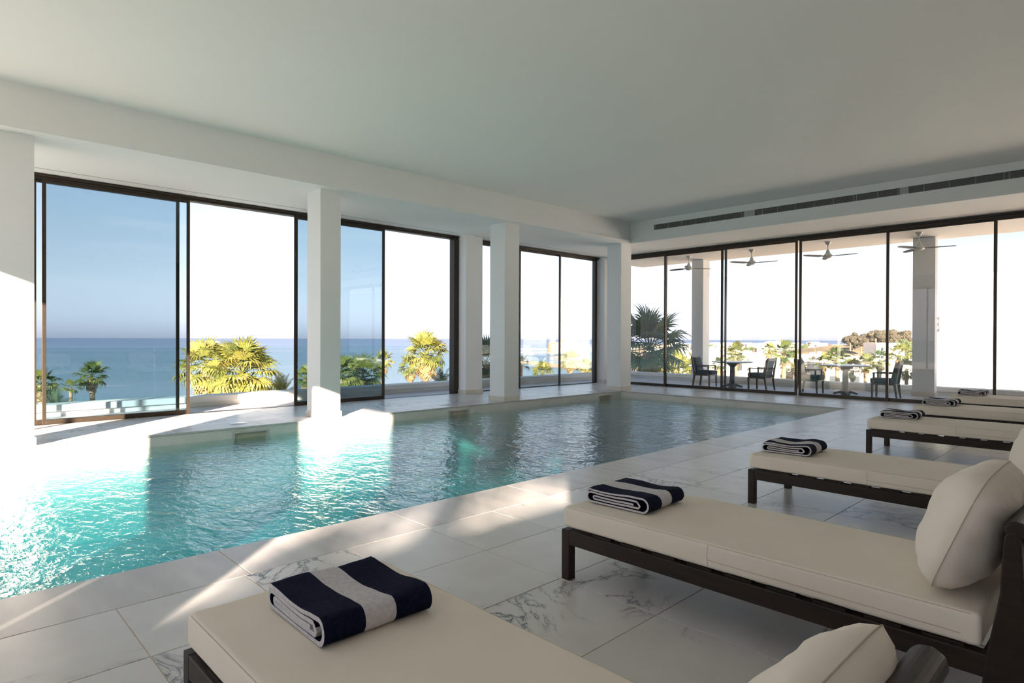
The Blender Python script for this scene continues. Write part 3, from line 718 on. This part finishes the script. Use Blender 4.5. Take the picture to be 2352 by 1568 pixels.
# armchairs, tables and fans
def armchair():
    r = thing('armchair', '', 'armchair')
    # local: sits facing +x ; width along y
    w, d = .50, .50
    for sy_ in (-1, 1):
        y_ = sy_*(w/2-.02)
        MB().hexa([(d/2-.05, y_-.015, 0), (d/2-.015, y_-.015, 0), (d/2-.015, y_+.015, 0), (d/2-.05, y_+.015, 0)], [(d/2-.06, y_-.024, .33), (d/2-.01, y_-.024, .33), (d/2-.01, y_+.024, .33), (d/2-.06, y_+.024, .33)]).build('leg', M['chairwood'], r, bev=.003)
        MB().hexa([(-d/2-.045, y_-.015, 0), (-d/2-.01, y_-.015, 0), (-d/2-.01, y_+.015, 0), (-d/2-.045, y_+.015, 0)], [(-d/2-.01, y_-.024, .33), (-d/2+.045, y_-.024, .33), (-d/2+.045, y_+.024, .33), (-d/2-.01, y_+.024, .33)]).build('leg', M['chairwood'], r, bev=.003)
        MB().hexa([(-d/2-.005, y_-.022, .33), (-d/2+.045, y_-.022, .33), (-d/2+.045, y_+.022, .33), (-d/2-.005, y_+.022, .33)], [(-d/2-.085, y_-.018, .86), (-d/2-.045, y_-.018, .86), (-d/2-.045, y_+.018, .86), (-d/2-.085, y_+.018, .86)]).build('back_post', M['chairwood'], r, bev=.003)
        MB().box(-d/2-.02, y_-.022, .575, d/2-.04, y_+.022, .60).build('armrest', M['chairwood'], r, bev=.004)
        MB().box(d/2-.085, y_-.018, .33, d/2-.045, y_+.018, .575).build('arm_support', M['chairwood'], r, bev=.003)
    MB().box(-d/2, -w/2+.005, .315, d/2, w/2-.005, .345).build('seat_frame', M['chairwood'], r, bev=.003)
    MB().box(-d/2-.085, -w/2+.03, .78, -d/2-.05, w/2-.03, .86).build('top_rail', M['chairwood'], r, bev=.003)
    MB().box(-d/2+.02, -w/2+.045, .345, d/2+.02, w/2-.045, .465).build('seat_cushion', M['upholst'], r, bev=.025, seg=3)
    MB().hexa([(-d/2+.02, -w/2+.05, .43), (-d/2+.11, -w/2+.05, .43), (-d/2+.11, w/2-.05, .43), (-d/2+.02, w/2-.05, .43)], [(-d/2-.055, -w/2+.05, .84), (-d/2+.02, -w/2+.05, .82), (-d/2+.02, w/2-.05, .82), (-d/2-.055, w/2-.05, .84)]).build('back_cushion', M['upholst'], r, bev=.025, seg=3)
    return r
ac = armchair()
ch = [(16.31, 8.84, -PI/2, 'dark armchair on the terrace, leftmost, its back to the white column'), (16.23, 7.20, PI/2, 'dark armchair right of the first terrace table'),
      (16.25, 5.92, -PI/2, 'dark armchair left of the second terrace table, partly behind a window frame'), (16.20, 4.25, PI/2, 'dark armchair with open slatted back, right of the second terrace table')]
for i, (x, y, rz, lab) in enumerate(ch):
    o = ac if i == 0 else copy_tree(ac)
    o.location = (x, y, TZ); o.rotation_euler = (0, 0, rz+(.06, -.05, .03, .08)[i]); o['label'] = lab; o['group'] = 'armchairs on the terrace'
def table():
    r = thing('pedestal_table', '', 'table')
    MB().lathe([(0, .700), (.50, .700), (.555, .712), (.56, .725), (.55, .733), (0, .733)], 40).build('table_top', M['tabletop'], r, smooth=True)
    MB().lathe([(0, .56), (.06, .57), (.085, .60), (.13, .65), (.19, .685), (.20, .70), (0, .70)], 24).build('collar', M['steel'], r, smooth=True)
    MB().lathe([(.085, .06), (.08, .12), (.066, .56), (.06, .60)], 24).build('pedestal', M['steel'], r, smooth=True)
    for k in range(4):
        a = k*PI/2+.5
        b = MB(); c, s = math.cos(a), math.sin(a)
        b.tube([(c*.05, s*.05, .085), (c*.16, s*.16, .055), (c*.27, s*.27, .022)], [.045, .03, .02], 8)
        b.build('foot', M['steel'], r, smooth=True)
    MB().lathe([(0, 0), (.10, 0), (.11, .03), (.085, .07), (0, .075)], 20).build('base', M['steel'], r, smooth=True)
    return r
t0 = table()
for i, (x, y, lab) in enumerate(((16.45, 8.10, 'round pedestal table on the terrace between the two left armchairs'), (16.46, 5.18, 'round pedestal table on the terrace between the two right armchairs'))):
    o = t0 if i == 0 else copy_tree(t0)
    o.location = (x, y, TZ); o['label'] = lab; o['group'] = 'pedestal tables on the terrace'
def fan():
    r = thing('ceiling_fan', '', 'ceiling fan')
    MB().lathe([(.075, 0), (.07, -.02), (.045, -.06), (.022, -.09), (.012, -.095)], 20).build('canopy', M['fan'], r, smooth=True)
    MB().tube([(0, 0, -.08), (0, 0, -.26)], .012, 12).build('downrod', M['fan'], r, smooth=True)
    MB().lathe([(.02, -.20), (.032, -.21), (.055, -.29), (.07, -.31), (.10, -.335), (.118, -.36), (.115, -.375), (.085, -.40), (.04, -.42), (0, -.425)], 24).build('motor', M['fan'], r, smooth=True)
    bm = MB()
    ring = [(.10, -.03), (.16, -.025), (.22, -.055), (.60, -.045), (.68, -.03), (.70, .0), (.68, .03), (.60, .045), (.22, .055), (.16, .025), (.10, .03)]
    n = len(ring)
    bm.v = [(x_, y_, y_*.28-.004) for x_, y_ in ring]+[(x_, y_, y_*.28+.004) for x_, y_ in ring]
    bm.f = [tuple(reversed(range(n))), tuple(range(n, 2*n))]+[(k, (k+1) % n, n+(k+1) % n, n+k) for k in range(n)]; bm.m = [0]*len(bm.f)
    me = bm.mesh('blade', M['blade'])
    for k in range(3): link('blade', me, r, (0, 0, -.365), (0, 0, k*2*PI/3))
    return r
f0 = fan()
for i, (y, a, lab) in enumerate(((9.51, 1.45, 'three bladed ceiling fan farthest left on the terrace, before the column'), (7.59, -1.5, 'three bladed ceiling fan over the first terrace table'),
                                 (5.62, -1.62, 'three bladed ceiling fan in the window pane left of the wide frame'), (3.66, -1.42, 'three bladed ceiling fan seen against the grey terrace column'))):
    o = f0 if i == 0 else copy_tree(f0)
    o.location = (16.5, y, 3.81); o.rotation_euler = (0, 0, a); o['label'] = lab; o['group'] = 'ceiling fans on the terrace'

# ------------------------------------------------------------------ sea, land, harbour
SEA = -14
sm = MB(); R_ = 9000; n = 64
ringp = [(R_*math.cos(2*PI*k/n), R_*math.sin(2*PI*k/n), SEA) for k in range(n)]
sm.quad(*ringp); struct(sm.build('sea', M['sea']), 'calm pale blue sea out to the horizon', 'sea')
def G(px, py, z=SEA):
    v = rt*((px-1176)/F_PX)-up*((py-784)/F_PX)+fwd; t = (z-EYE)/v.z; return CAMP+v*t
def poly(pts, z, name, m_, h=.6):
    b = MB(); p = [Vector((q.x, q.y, z)) for q in pts]; n = len(p); base = len(b.v)
    b.v = [tuple(q) for q in p]+[(q.x, q.y, z-h) for q in p]
    b.f = [tuple(range(n)), tuple(reversed(range(n, 2*n)))]+[(k, (k+1) % n, n+(k+1) % n, n+k) for k in range(n)]; b.m = [0]*len(b.f)
    return b.build(name, m_)
land_pts = [G(1405, 806), G(1405, 797), G(1450, 792.0), G(1560, 791.0), G(1700, 790.5), G(1900, 791), G(2100, 793), G(2500, 800), Vector((60, -60, 0)), Vector((-30, -60, 0)), Vector((-30, 14, 0)), Vector((10, 16, 0)), G(1300, 1000), G(1400, 880), G(1395, 850)]
struct(poly(land_pts, SEA+.5, 'ground', M['land'], 1.2))
def rubble(name, pts, width, height, m_, step, seed, label, cat):
    b = MB(); r_ = random.Random(seed)
    P = [Vector((p.x, p.y, SEA)) for p in pts]; rows = []
    for a, c in zip(P, P[1:]):
        k = max(1, int((c-a).length/step)); d = (c-a).normalized(); q = Vector((-d.y, d.x, 0))
        for i in range(k):
            p = a+(c-a)*i/k; row = []
            for j in range(7):
                u = j/6*2-1; hh = height*(1-u*u)**.5*(.75+.5*noise.noise(p*.05+Vector((j*3, seed, 0))))+r_.uniform(-.12, .12)*height
                row.append(p+q*u*width*(1+.25*noise.noise(p*.02+Vector((seed, 0, 0))))+Vector((0, 0, hh-.3)))
            rows.append(row)
    for row in rows: b.v += [tuple(v) for v in row]
    for i in range(len(rows)-1):
        for j in range(6):
            a = i*7+j; b.f.append((a, a+1, a+8, a+7)); b.m.append(0)
    return tag(b.build(name, m_), label, cat)
rubble('breakwater', [G(1150, 803.5), G(1250, 803.5), G(1330, 803), G(1420, 803), G(1470, 803)], 16, 3.2, M['quay'], 6, 1, 'long pale rubble breakwater in front of the stone fort', 'breakwater')
rubble('quay', [G(1150, 810), G(1260, 809), G(1330, 807), G(1440, 806)], 14, 1.8, M['quay'], 6, 5, 'low pale quay lined with boats before the breakwater', 'quay')
rubble('rock_reef', [G(1170, 829), G(1197, 832), G(1240, 836), G(1285, 842), G(1320, 846), G(1352, 849)], 7, 1.7, M['rock'], 2, 2, 'thin orange brown rocky reef crossing the harbour water', 'reef')
# fort
fp = at(1303, 798, 560); fr_ = thing('stone_fort', 'square sandstone fort with upper tower on the harbour mole', 'fort', (fp.x, fp.y, SEA+2), YAW+.22)
b = MB().hexa([(-12, -15.5, 0), (12, -15.5, 0), (12, 15.5, 0), (-12, 15.5, 0)], [(-11, -14.6, 9.2), (11, -14.6, 9.2), (11, 14.6, 9.2), (-11, 14.6, 9.2)]); b.build('wall', M['sandstone'], fr_)
MB().box(-7, -6.5, 9.2, 5, 5.0, 12.0).build('tower', M['sandstone'], fr_)
b = MB()
for a_, c_ in ((-11, -10.3), (10.3, 11)): b.box(a_, -14.6, 9.2, c_, 14.6, 9.9)
for a_, c_ in ((-14.6, -13.9), (13.9, 14.6)): b.box(-10.3, a_, 9.2, 10.3, c_, 9.9)
b.build('parapet', M['sandstone'], fr_)
MB().box(-11.8, -5.2, .8, -11.2, -4.2, 3.2).build('doorway', M['pane_dark'], fr_)
# boats
for i, (px, py, d_, L_, m_, lab) in enumerate(((1214, 806, 640, 9, 'boat', 'small white boat at the left end of the quay'), (1220, 811, 560, 9, 'boatd', 'dark hulled boat moored at the quay'),
                                          (1262, 805, 640, 7, 'boat', 'small white boat moored left of the fort'), (499, 784, 1900, 16, 'boat', 'tiny white boat far out on the open sea'), (1243, 821, 450, 2, 'boatd', 'tiny dark buoy-like boat in the harbour water'))):
    p = at(px, py, d_); r = thing('boat', lab, 'boat', (p.x, p.y, SEA), YAW+PI/2+.3*i, 'boats on the water')
    w_ = L_*.16
    MB().hexa([(-L_*.45, -w_*.6, -.2), (L_*.3, -w_*.6, -.2), (L_*.3, w_*.6, -.2), (-L_*.45, w_*.6, -.2)], [(-L_*.5, -w_, L_*.12), (L_*.5, -w_*.25, L_*.16), (L_*.5, w_*.25, L_*.16), (-L_*.5, w_, L_*.12)]).build('hull', M[m_], r)
    MB().box(-L_*.2, -w_*.6, L_*.12, L_*.12, w_*.6, L_*.25).build('cabin', M['boat'], r)

BUSY = []
def free(p, r):
    for q, rr in BUSY:
        if (q.x-p.x)**2+(q.y-p.y)**2 < (r+rr)**2: return False
    BUSY.append((p, r)); return True
ANCH = [(1525, 'seen through the corner pane'), (1590, 'left of white terrace column'), (1668, 'right of white terrace column'), (1722, 'above the first table'), (1790, 'behind second armchair'),
        (1835, 'left of middle window frame'), (1890, 'above third armchair'), (1925, 'above left end of second table'), (1960, 'above second table, left half'), (1995, 'above second table, right half'), (2034, 'above right end of second table'), (2400, 'above rightmost armchair')]
def where(px, py):
    a = next(t for x_, t in ANCH if px < x_)
    return ('on the skyline' if py < 797 else 'in farthest rows' if py < 807 else 'in far rows' if py < 818 else 'in middle rows' if py < 836 else 'in front rows')+', '+a
# ------------------------------------------------------------------ palms
def fan_leaf(seed, R=1.0, pet=1.0, nseg=22, droop=.5, mi=0, pr=.018):
    """washingtonia-style leaf: petiole along +x, then a fan of pointed segments with drooping tips"""
    r_ = random.Random(seed); b = MB()
    P = [Vector((pet*t, 0, .12*pet*math.sin(t*1.6))) for t in (0, .33, .66, 1)]
    b.tube(P, [pr*1.4, pr, pr, pr*.7], 5, mi=0)
    o = P[-1]
    for k in range(nseg):
        a = math.radians(-118+236*(k+.5)/nseg)+r_.uniform(-.04, .04); L_ = R*(.80+.2*math.cos(a*.7))*r_.uniform(.88, 1.06)
        d = Vector((math.cos(a), math.sin(a), 0)); q = Vector((-d.y, d.x, 0)); w_ = L_*math.tan(math.radians(118/nseg))*.95
        st = [(.02, .12), (.30, .8), (.58, 1.0), (.80, .55), (1.0, .06)]; fold = .10
        prev = None; dr = droop*r_.uniform(.6, 1.4)
        for t, ww in st:
            s = L_*t; z_ = .10*s*math.sin(t*2)-dr*L_*max(0, t-.45)**1.6*1.9
            hx = s if t < .6 else L_*(.6+(t-.6)*(1-.45*dr))
            c = o+d*hx+Vector((0, 0, z_)); wv = w_*ww*(.6 if t > .6 else 1)
            cur = (c-q*wv*.5+Vector((0, 0, -fold*wv)), c+Vector((0, 0, fold*wv*.6)), c+q*wv*.5+Vector((0, 0, -fold*wv)))
            if prev:
                b.quad(prev[0], cur[0], cur[1], prev[1], mi=0); b.quad(prev[1], cur[1], cur[2], prev[2], mi=0)
            prev = cur
    return b
def feather_leaf(seed, L_=2.2, nl=26, droop=.5):
    r_ = random.Random(seed); b = MB(); pts = []
    for k in range(9):
        t = k/8; pts.append(Vector((L_*t*(1-.15*t*droop), 0, L_*(.30*t-droop*.62*t*t))))
    b.tube(pts, [.03, .026, .022, .02, .016, .012, .010, .007, .004], 5)
    for k in range(nl):
        t = .14+.84*k/nl; i = min(7, int(t*8)); f_ = t*8-i; p = pts[i].lerp(pts[i+1], f_)
        ln = L_*.30*math.sin(PI*min(1, t*.9+.12))**.6*r_.uniform(.85, 1.1)
        for s in (-1, 1):
            d = Vector((.75, s*.9, .35)).normalized(); e_ = p+d*ln+Vector((0, 0, -ln*.25)); m_ = p+d*ln*.55; q = Vector((.03, 0, 0))*L_*.5
            b.quad(p-q*.4, m_-q*.5, m_+q*.5, p+q*.4); b.quad(m_-q*.5, e_, e_+q*.05, m_+q*.5)
    return b
LEAF = {}
for key, mm in (('g', 'leaf'), ('y', 'leaf_y'), ('d', 'leaf_d')):
    LEAF[key] = [fan_leaf(i*5+1, 1.0, .95, 20, .35+.25*i).mesh('frond', M[mm], smooth=False) for i in range(3)]
    LEAF['f'+key] = [feather_leaf(i+3, 2.0, 24, .25+.4*i).mesh('frond', M[mm]) for i in range(3)]
LEAF['dry'] = [fan_leaf(i*9+2, .9, .7, 14, 1.1+.3*i).mesh('dry_frond', M['dry']) for i in range(2)]
def palm(px, py, dist, rpx, col='g', kind='fan', label='', n=26, skirt=8, trunk=True, seed=0, group=None, spread=(-45, 85), top=None):
    c = at(px, py, dist); r_ = random.Random(seed+int(px)); R = rpx*dist/F_PX; sc = R/1.75
    gz = SEA+.5
    t = thing('palm_tree', label, 'palm tree', (c.x, c.y, gz), 0, group or 'palm trees outside the windows')
    h = c.z-gz
    if trunk:
        b = MB(); pts = []; rs = []; k = 14
        for i in range(k+1):
            u = i/k; pts.append((math.sin(u*2+seed)*.15*sc*u, math.cos(u*3+seed)*.12*sc*u, h*u)); rs.append(sc*(.30-.10*u+(.05 if i % 2 else 0))*(1.25 if u > .93 else 1))
        b.tube(pts, rs, 10); b.build('trunk', M['trunk'], t, smooth=True); tip = Vector(pts[-1])
    else: tip = Vector((0, 0, h))
    ls = LEAF[('f' if kind == 'feather' else '')+col]
    for i in range(n):
        u = (i+.5)/n; az = i*2.39996+seed; el = math.radians(spread[1]+(spread[0]-spread[1])*u**.85)+r_.uniform(-.1, .1)
        me = ls[min(len(ls)-1, int(u*len(ls)*.999))]; s = sc*r_.uniform(.85, 1.1)*(.88 if kind == 'feather' else 1)
        link('frond', me, t, tip+Vector((0, 0, .1*sc)), (r_.uniform(-.35, .35), -el, az), s)
    for i in range(skirt):
        az = i*2.39996+1; link('dry_frond', LEAF['dry'][i % 2], t, tip+Vector((0, 0, -.15*sc-.25*sc*(i/skirt)*2)), (r_.uniform(-.3, .3), math.radians(52+r_.uniform(-8, 25)), az), sc*r_.uniform(.7, .95))
    return t
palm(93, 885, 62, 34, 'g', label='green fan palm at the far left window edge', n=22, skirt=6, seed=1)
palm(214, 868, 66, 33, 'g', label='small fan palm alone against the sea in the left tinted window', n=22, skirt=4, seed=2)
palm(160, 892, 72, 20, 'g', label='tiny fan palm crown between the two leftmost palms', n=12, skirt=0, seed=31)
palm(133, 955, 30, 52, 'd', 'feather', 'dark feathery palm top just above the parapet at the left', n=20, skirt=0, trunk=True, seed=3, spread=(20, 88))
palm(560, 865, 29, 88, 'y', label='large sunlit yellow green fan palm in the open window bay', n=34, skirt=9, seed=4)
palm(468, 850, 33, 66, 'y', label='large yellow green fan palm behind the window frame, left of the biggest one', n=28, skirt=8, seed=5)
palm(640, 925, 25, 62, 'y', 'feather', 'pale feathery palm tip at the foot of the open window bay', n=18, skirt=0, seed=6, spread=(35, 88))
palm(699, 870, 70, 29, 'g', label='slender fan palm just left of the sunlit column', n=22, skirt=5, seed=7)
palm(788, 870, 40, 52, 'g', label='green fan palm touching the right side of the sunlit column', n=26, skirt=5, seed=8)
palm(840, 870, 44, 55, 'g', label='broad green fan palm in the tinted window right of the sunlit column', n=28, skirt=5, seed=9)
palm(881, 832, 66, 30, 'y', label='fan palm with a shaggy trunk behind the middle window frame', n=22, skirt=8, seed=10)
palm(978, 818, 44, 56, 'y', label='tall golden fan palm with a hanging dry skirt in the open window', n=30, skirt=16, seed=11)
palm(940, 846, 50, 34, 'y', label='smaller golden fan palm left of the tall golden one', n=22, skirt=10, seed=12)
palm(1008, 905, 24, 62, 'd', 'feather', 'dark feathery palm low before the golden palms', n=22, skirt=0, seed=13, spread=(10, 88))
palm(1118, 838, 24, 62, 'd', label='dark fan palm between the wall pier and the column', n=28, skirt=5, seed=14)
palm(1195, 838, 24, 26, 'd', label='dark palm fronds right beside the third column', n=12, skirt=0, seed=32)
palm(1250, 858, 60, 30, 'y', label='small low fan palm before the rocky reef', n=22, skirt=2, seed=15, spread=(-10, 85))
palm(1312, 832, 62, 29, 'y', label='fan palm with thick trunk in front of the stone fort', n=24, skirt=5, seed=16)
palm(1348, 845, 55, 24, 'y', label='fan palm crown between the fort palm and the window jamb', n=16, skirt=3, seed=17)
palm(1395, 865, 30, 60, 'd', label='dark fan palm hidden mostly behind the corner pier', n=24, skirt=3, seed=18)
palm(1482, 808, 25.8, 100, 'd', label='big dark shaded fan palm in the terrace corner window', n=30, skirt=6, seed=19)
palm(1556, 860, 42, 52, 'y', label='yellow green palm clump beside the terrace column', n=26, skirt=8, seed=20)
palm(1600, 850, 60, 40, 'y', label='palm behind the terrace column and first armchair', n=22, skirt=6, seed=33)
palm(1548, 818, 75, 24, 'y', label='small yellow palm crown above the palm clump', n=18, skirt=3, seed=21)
far = [(1654, 840, 70, 22), (1692, 816, 80, 30), (1768, 806, 110, 20), (1800, 812, 90, 32), (1832, 850, 60, 24), (1892, 835, 85, 22), (1924, 822, 80, 30), (1960, 850, 70, 26), (1990, 838, 80, 24), (2020, 830, 75, 28), (2062, 815, 85, 26), (2080, 850, 60, 24)]
for i, (px, py, d_, rp) in enumerate(far):
    BUSY.append((at(px, py, d_), 1.2)); palm(px, py, d_, rp, 'y' if i % 3 else 'g', label='%s fan palm rising %s' % ('yellow green' if i % 3 else 'green', where(px, py)), n=16, skirt=4, seed=40+i, group='fan palms in the town beyond the terrace')
# tall palm south-west of the windows: only its long trunk and frond shadow reaches the deck
sp = thing('palm_tree', 'palm outside the west windows whose trunk shadow falls across the pool edge', 'palm tree', (-16.0, -13.3, SEA+.5), 0, 'palm trees outside the windows')
MB().tube([(0, 0, 0), (.1, .1, 12), (0, 0, 21.2)], [.3, .2, .15], 10).build('trunk', M['trunk'], sp, smooth=True)
for i in range(20):
    u = (i+.5)/20; link('frond', LEAF['g'][i % 3], sp, (0, 0, 21.2), (0, -math.radians(80-120*u), i*2.4), .85)

# ------------------------------------------------------------------ town
def house(px, py, d_, w_px, h_px, m_, label, group, roof=None, seed=0):
    r_ = random.Random(seed); p = at(px, py, d_); k = d_/F_PX; w_, h_ = w_px*k, h_px*k; dep = w_*r_.uniform(.6, 1.0)
    base = p.z; zz = SEA+.4
    r = thing('house', label, 'house', (p.x, p.y, zz), YAW+r_.uniform(-.35, .35), group)
    H = base-zz+h_/2
    MB().box(-dep/2, -w_/2, 0, dep/2, w_/2, H).build('wall', M[m_], r)
    pp = MB(); t = .25
    if roof: MB().hexa([(-dep/2-.3, -w_/2-.3, H), (dep/2+.3, -w_/2-.3, H), (dep/2+.3, w_/2+.3, H), (-dep/2-.3, w_/2+.3, H)], [(-.5, -w_*.35, H+h_*.25), (.5, -w_*.35, H+h_*.25), (.5, w_*.35, H+h_*.25), (-.5, w_*.35, H+h_*.25)]).build('roof', M['roof'], r)
    else:
        pp.box(-dep/2, -w_/2, H, -dep/2+t, w_/2, H+.7); pp.box(dep/2-t, -w_/2, H, dep/2, w_/2, H+.7); pp.box(-dep/2+t, -w_/2, H, dep/2-t, -w_/2+t, H+.7); pp.box(-dep/2+t, w_/2-t, H, dep/2-t, w_/2, H+.7)
        pp.build('roof_parapet', M[m_], r)
        if r_.random() < .45:
            if group == 'houses of the town': r['label'] = label.replace('flat roofed house', 'house with rooftop box')
            MB().box(-dep*.2, -w_*.2, H, dep*.2, w_*.15, H+2.0).build('stair_head', M[m_], r)
    if w_px > 14:
        nwin = max(2, int(w_/4)); zf = H-1.9
        while zf > H-min(H, 7):
            for i in range(nwin):
                y_ = -w_/2+w_*(i+.5)/nwin; MB().box(-dep/2-.03, y_-.55, zf-.6, -dep/2+.1, y_+.55, zf+.6).build('window', M['pane_dark'], r)
            zf -= 3.2
    return r
def bighouse(px, py, d_, w_px, h_px, m_, label, group, roof, seed):
    p = at(px, py, d_); BUSY.append((p, w_px*d_/F_PX*.62)); house(px, py, d_, w_px, h_px, m_, label, group, roof, seed)
bighouse(1742, 828, 230, 74, 26, 'house', 'wide white flat roofed building behind the first terrace table', 'landmark buildings of the town', None, 101)
bighouse(1630, 822, 260, 44, 20, 'house', 'white building just right of the terrace column', 'landmark buildings of the town', None, 102)
bighouse(2025, 798, 300, 46, 12, 'house', 'white terraced building below the hilltop trees', 'landmark buildings of the town', None, 103)
bighouse(1935, 838, 146, 100, 9, 'houset', 'long low building with pink eaves behind the second terrace table', 'landmark buildings of the town', 'roof', 104)
bighouse(1920, 862, 108, 84, 36, 'house', 'large white villa under the second terrace table', 'landmark buildings of the town', None, 105)
bighouse(2055, 852, 120, 60, 30, 'house', 'white villa behind the rightmost terrace armchair', 'landmark buildings of the town', None, 106)
bighouse(1495, 797, 700, 30, 7, 'houset', 'low building with a red roof seen through the dark palm', 'landmark buildings of the town', 'roof', 107)
bighouse(1550, 800, 620, 40, 5, 'house', 'long low white building on the far shore', 'landmark buildings of the town', None, 108)
dm = thing('domed_building', 'white shallow domed building on the skyline above the second armchair', 'building', (0, 0, 0)); p = at(1767, 794, 700); dm.location = (p.x, p.y, SEA+.4)
MB().box(-9, -9, 0, 9, 9, p.z-SEA-1).build('wall', M['house'], dm)
MB().lathe([(10.5, 0), (9.8, 1.2), (7.5, 3.2), (4.5, 4.6), (1.5, 5.3), (.3, 5.5)], 24).build('dome', M['house'], dm, (0, 0, p.z-SEA-1), smooth=True)
[BUSY.append((at(px_, py_, 400+((i_*5) % 14)*13), 7)) for i_, (px_, py_, rp_) in enumerate([(1953, 783, 13), (1960, 792, 10), (1967, 778, 15), (1978, 786, 14), (1990, 776, 15), (2003, 783, 15), (2012, 771, 14), (2022, 779, 16), (2038, 772, 15), (2048, 780, 14), (2056, 769, 15), (2068, 778, 15), (2076, 770, 12), (2084, 784, 13)])]
BUSY.append((at(1693, 790, 600), 6)); BUSY.append((at(1767, 794, 700), 16))
hs = []; r_ = random.Random(11)
for i in range(700):
    px = r_.uniform(1525, 2092); t = r_.random()**1.15; py = 789.5+t*78; hp_ = r_.uniform(5, 9)*(1+1.1*t); wp_ = r_.uniform(9, 22)*(1+.9*t)
    if py+hp_/2+2 < 791.5: continue
    d_ = min(15*F_PX/(py+hp_/2+3.5-779.5), 1400)
    if d_ < 105 or (px > 1930 and d_ > 430): continue
    if free(at(px, py, d_), wp_*d_/F_PX*.74): hs.append((px, py, d_, wp_, hp_, 'house' if r_.random() < .85 else 'houset'))
    if len(hs) > 175: break
for i, q in enumerate(hs):
    sz = 'wide' if q[3] > 26 else 'small'; co = 'white' if q[5] == 'house' else 'tan'
    house(*q, '%s %s flat roofed house %s' % (sz, co, where(q[0], q[1])), 'houses of the town', None, i)
# hill with trees
hp = G(2075, 812, SEA); hm = MB(); n = 24
hc = at(2085, 790, 520)
for j in range(6):
    u = j/5
    for k in range(n):
        a = 2*PI*k/n; rr = 95*(1-u)+2; hm.v.append((hc.x+rr*math.cos(a)*(1+.1*math.sin(3*a)), hc.y+rr*math.sin(a)*1.2, SEA+13*(1-(1-u)**2)))
for j in range(5):
    for k in range(n): hm.f.append((j*n+k, j*n+(k+1) % n, (j+1)*n+(k+1) % n, (j+1)*n+k)); hm.m.append(0)
hm.f.append(tuple(5*n+k for k in range(n))); hm.m.append(0)
struct(hm.build('hill', M['land'], smooth=True), 'low dry hill behind the town', 'hill')
def blob_tree_mesh(seed, m_):
    r_ = random.Random(seed); bm = bmesh.new()
    for k in range(11):
        c = Vector((r_.uniform(-.6, .6), r_.uniform(-.6, .6), r_.uniform(-.3, .45))); s = r_.uniform(.28, .5)
        bmesh.ops.create_icosphere(bm, subdivisions=3, radius=s*.85, matrix=Matrix.Translation(c))
    for v in bm.verts:
        v.co += v.co.normalized()*(noise.noise(v.co*3.5+Vector((seed, 0, 0)))*.16+noise.noise(v.co*9)*.16)
    me = bpy.data.meshes.new('crown'); bm.to_mesh(me); bm.free(); me.materials.append(M[m_]); return me
CR = {k: [blob_tree_mesh(i+len(k), k) for i in range(3)] for k in ('tree', 'tree_b', 'tree_y')}
trunk_me = MB().tube([(0, 0, -1.3), (0, 0, 0)], [.09, .06], 8).mesh('trunk', M['trunk'], smooth=True)
def tree(px, py, d_, rp, m_, label, group, seed):
    r_ = random.Random(seed); p = at(px, py, d_); s = rp*d_/F_PX/.85
    t = thing('tree', label, 'tree', (p.x, p.y, p.z-1.3*s), r_.uniform(0, 6), group)
    link('crown', CR[m_][seed % 3], t, (0, 0, 1.3*s), (0, 0, 0), (s, s, s*r_.uniform(.75, 1.0)))
    link('trunk', trunk_me, t, (0, 0, 1.3*s), (0, 0, 0), (s, s, s*1.0))
hill = [(1953, 783, 13), (1967, 778, 15), (1978, 786, 14), (1990, 776, 15), (2003, 783, 15), (2012, 771, 14), (2022, 779, 16), (2038, 772, 15), (2048, 780, 14), (2056, 769, 15), (2068, 778, 15), (2076, 770, 12), (2084, 784, 13), (1960, 792, 10)]
hlab = ['%s brown green tree of the hilltop grove, %s of the wide window frame' % (q, w_) for w_ in ('left', 'right') for q in ('lowest leftmost', 'second', 'low third', 'tall fourth', 'fifth', 'highest', 'seventh')]
for i, (px, py, rp) in enumerate(sorted(hill)): tree(px, py, 400+((i*5) % 14)*13, rp, 'tree_b', hlab[i], 'trees of the hilltop grove', i)
for i, (px, py, rp, m_) in enumerate(((2076, 793, 16, 'tree'), (2088, 798, 14, 'tree'), (2062, 800, 10, 'tree'), (2090, 818, 12, 'tree'))): tree(px, py, 340+16*i, rp, m_, ('dark green tree touching the grey terrace column, above the others', 'dark green tree right against the grey terrace column', 'small dark green tree at the foot of the hilltop grove', 'dark green tree low beside the grey terrace column')[i], 'dark trees by the terrace column', 30+i)
tree(1693, 790, 600, 11, 'tree_b', 'single round tree on the skyline left of the dome', None, 50)
k = 0
for i in range(500):
    px = r_.uniform(1535, 2090); t = r_.random()**1.1; py = 793+t*66; rp = r_.uniform(4, 8)*(1+.7*t)
    d_ = min(15*F_PX/(py+rp+3-779.5), 1200)
    if d_ < 105 or not free(at(px, py, d_), rp*d_/F_PX*1.35): continue
    m_ = r_.choice(['tree', 'tree', 'tree_y', 'tree_b']); tree(px, py, d_, rp, m_, '%s tree %s' % ({'tree': 'dark green', 'tree_y': 'yellow green', 'tree_b': 'brownish'}[m_], where(px, py)), 'trees between the houses', 60+i); k += 1
    if k > 95: break
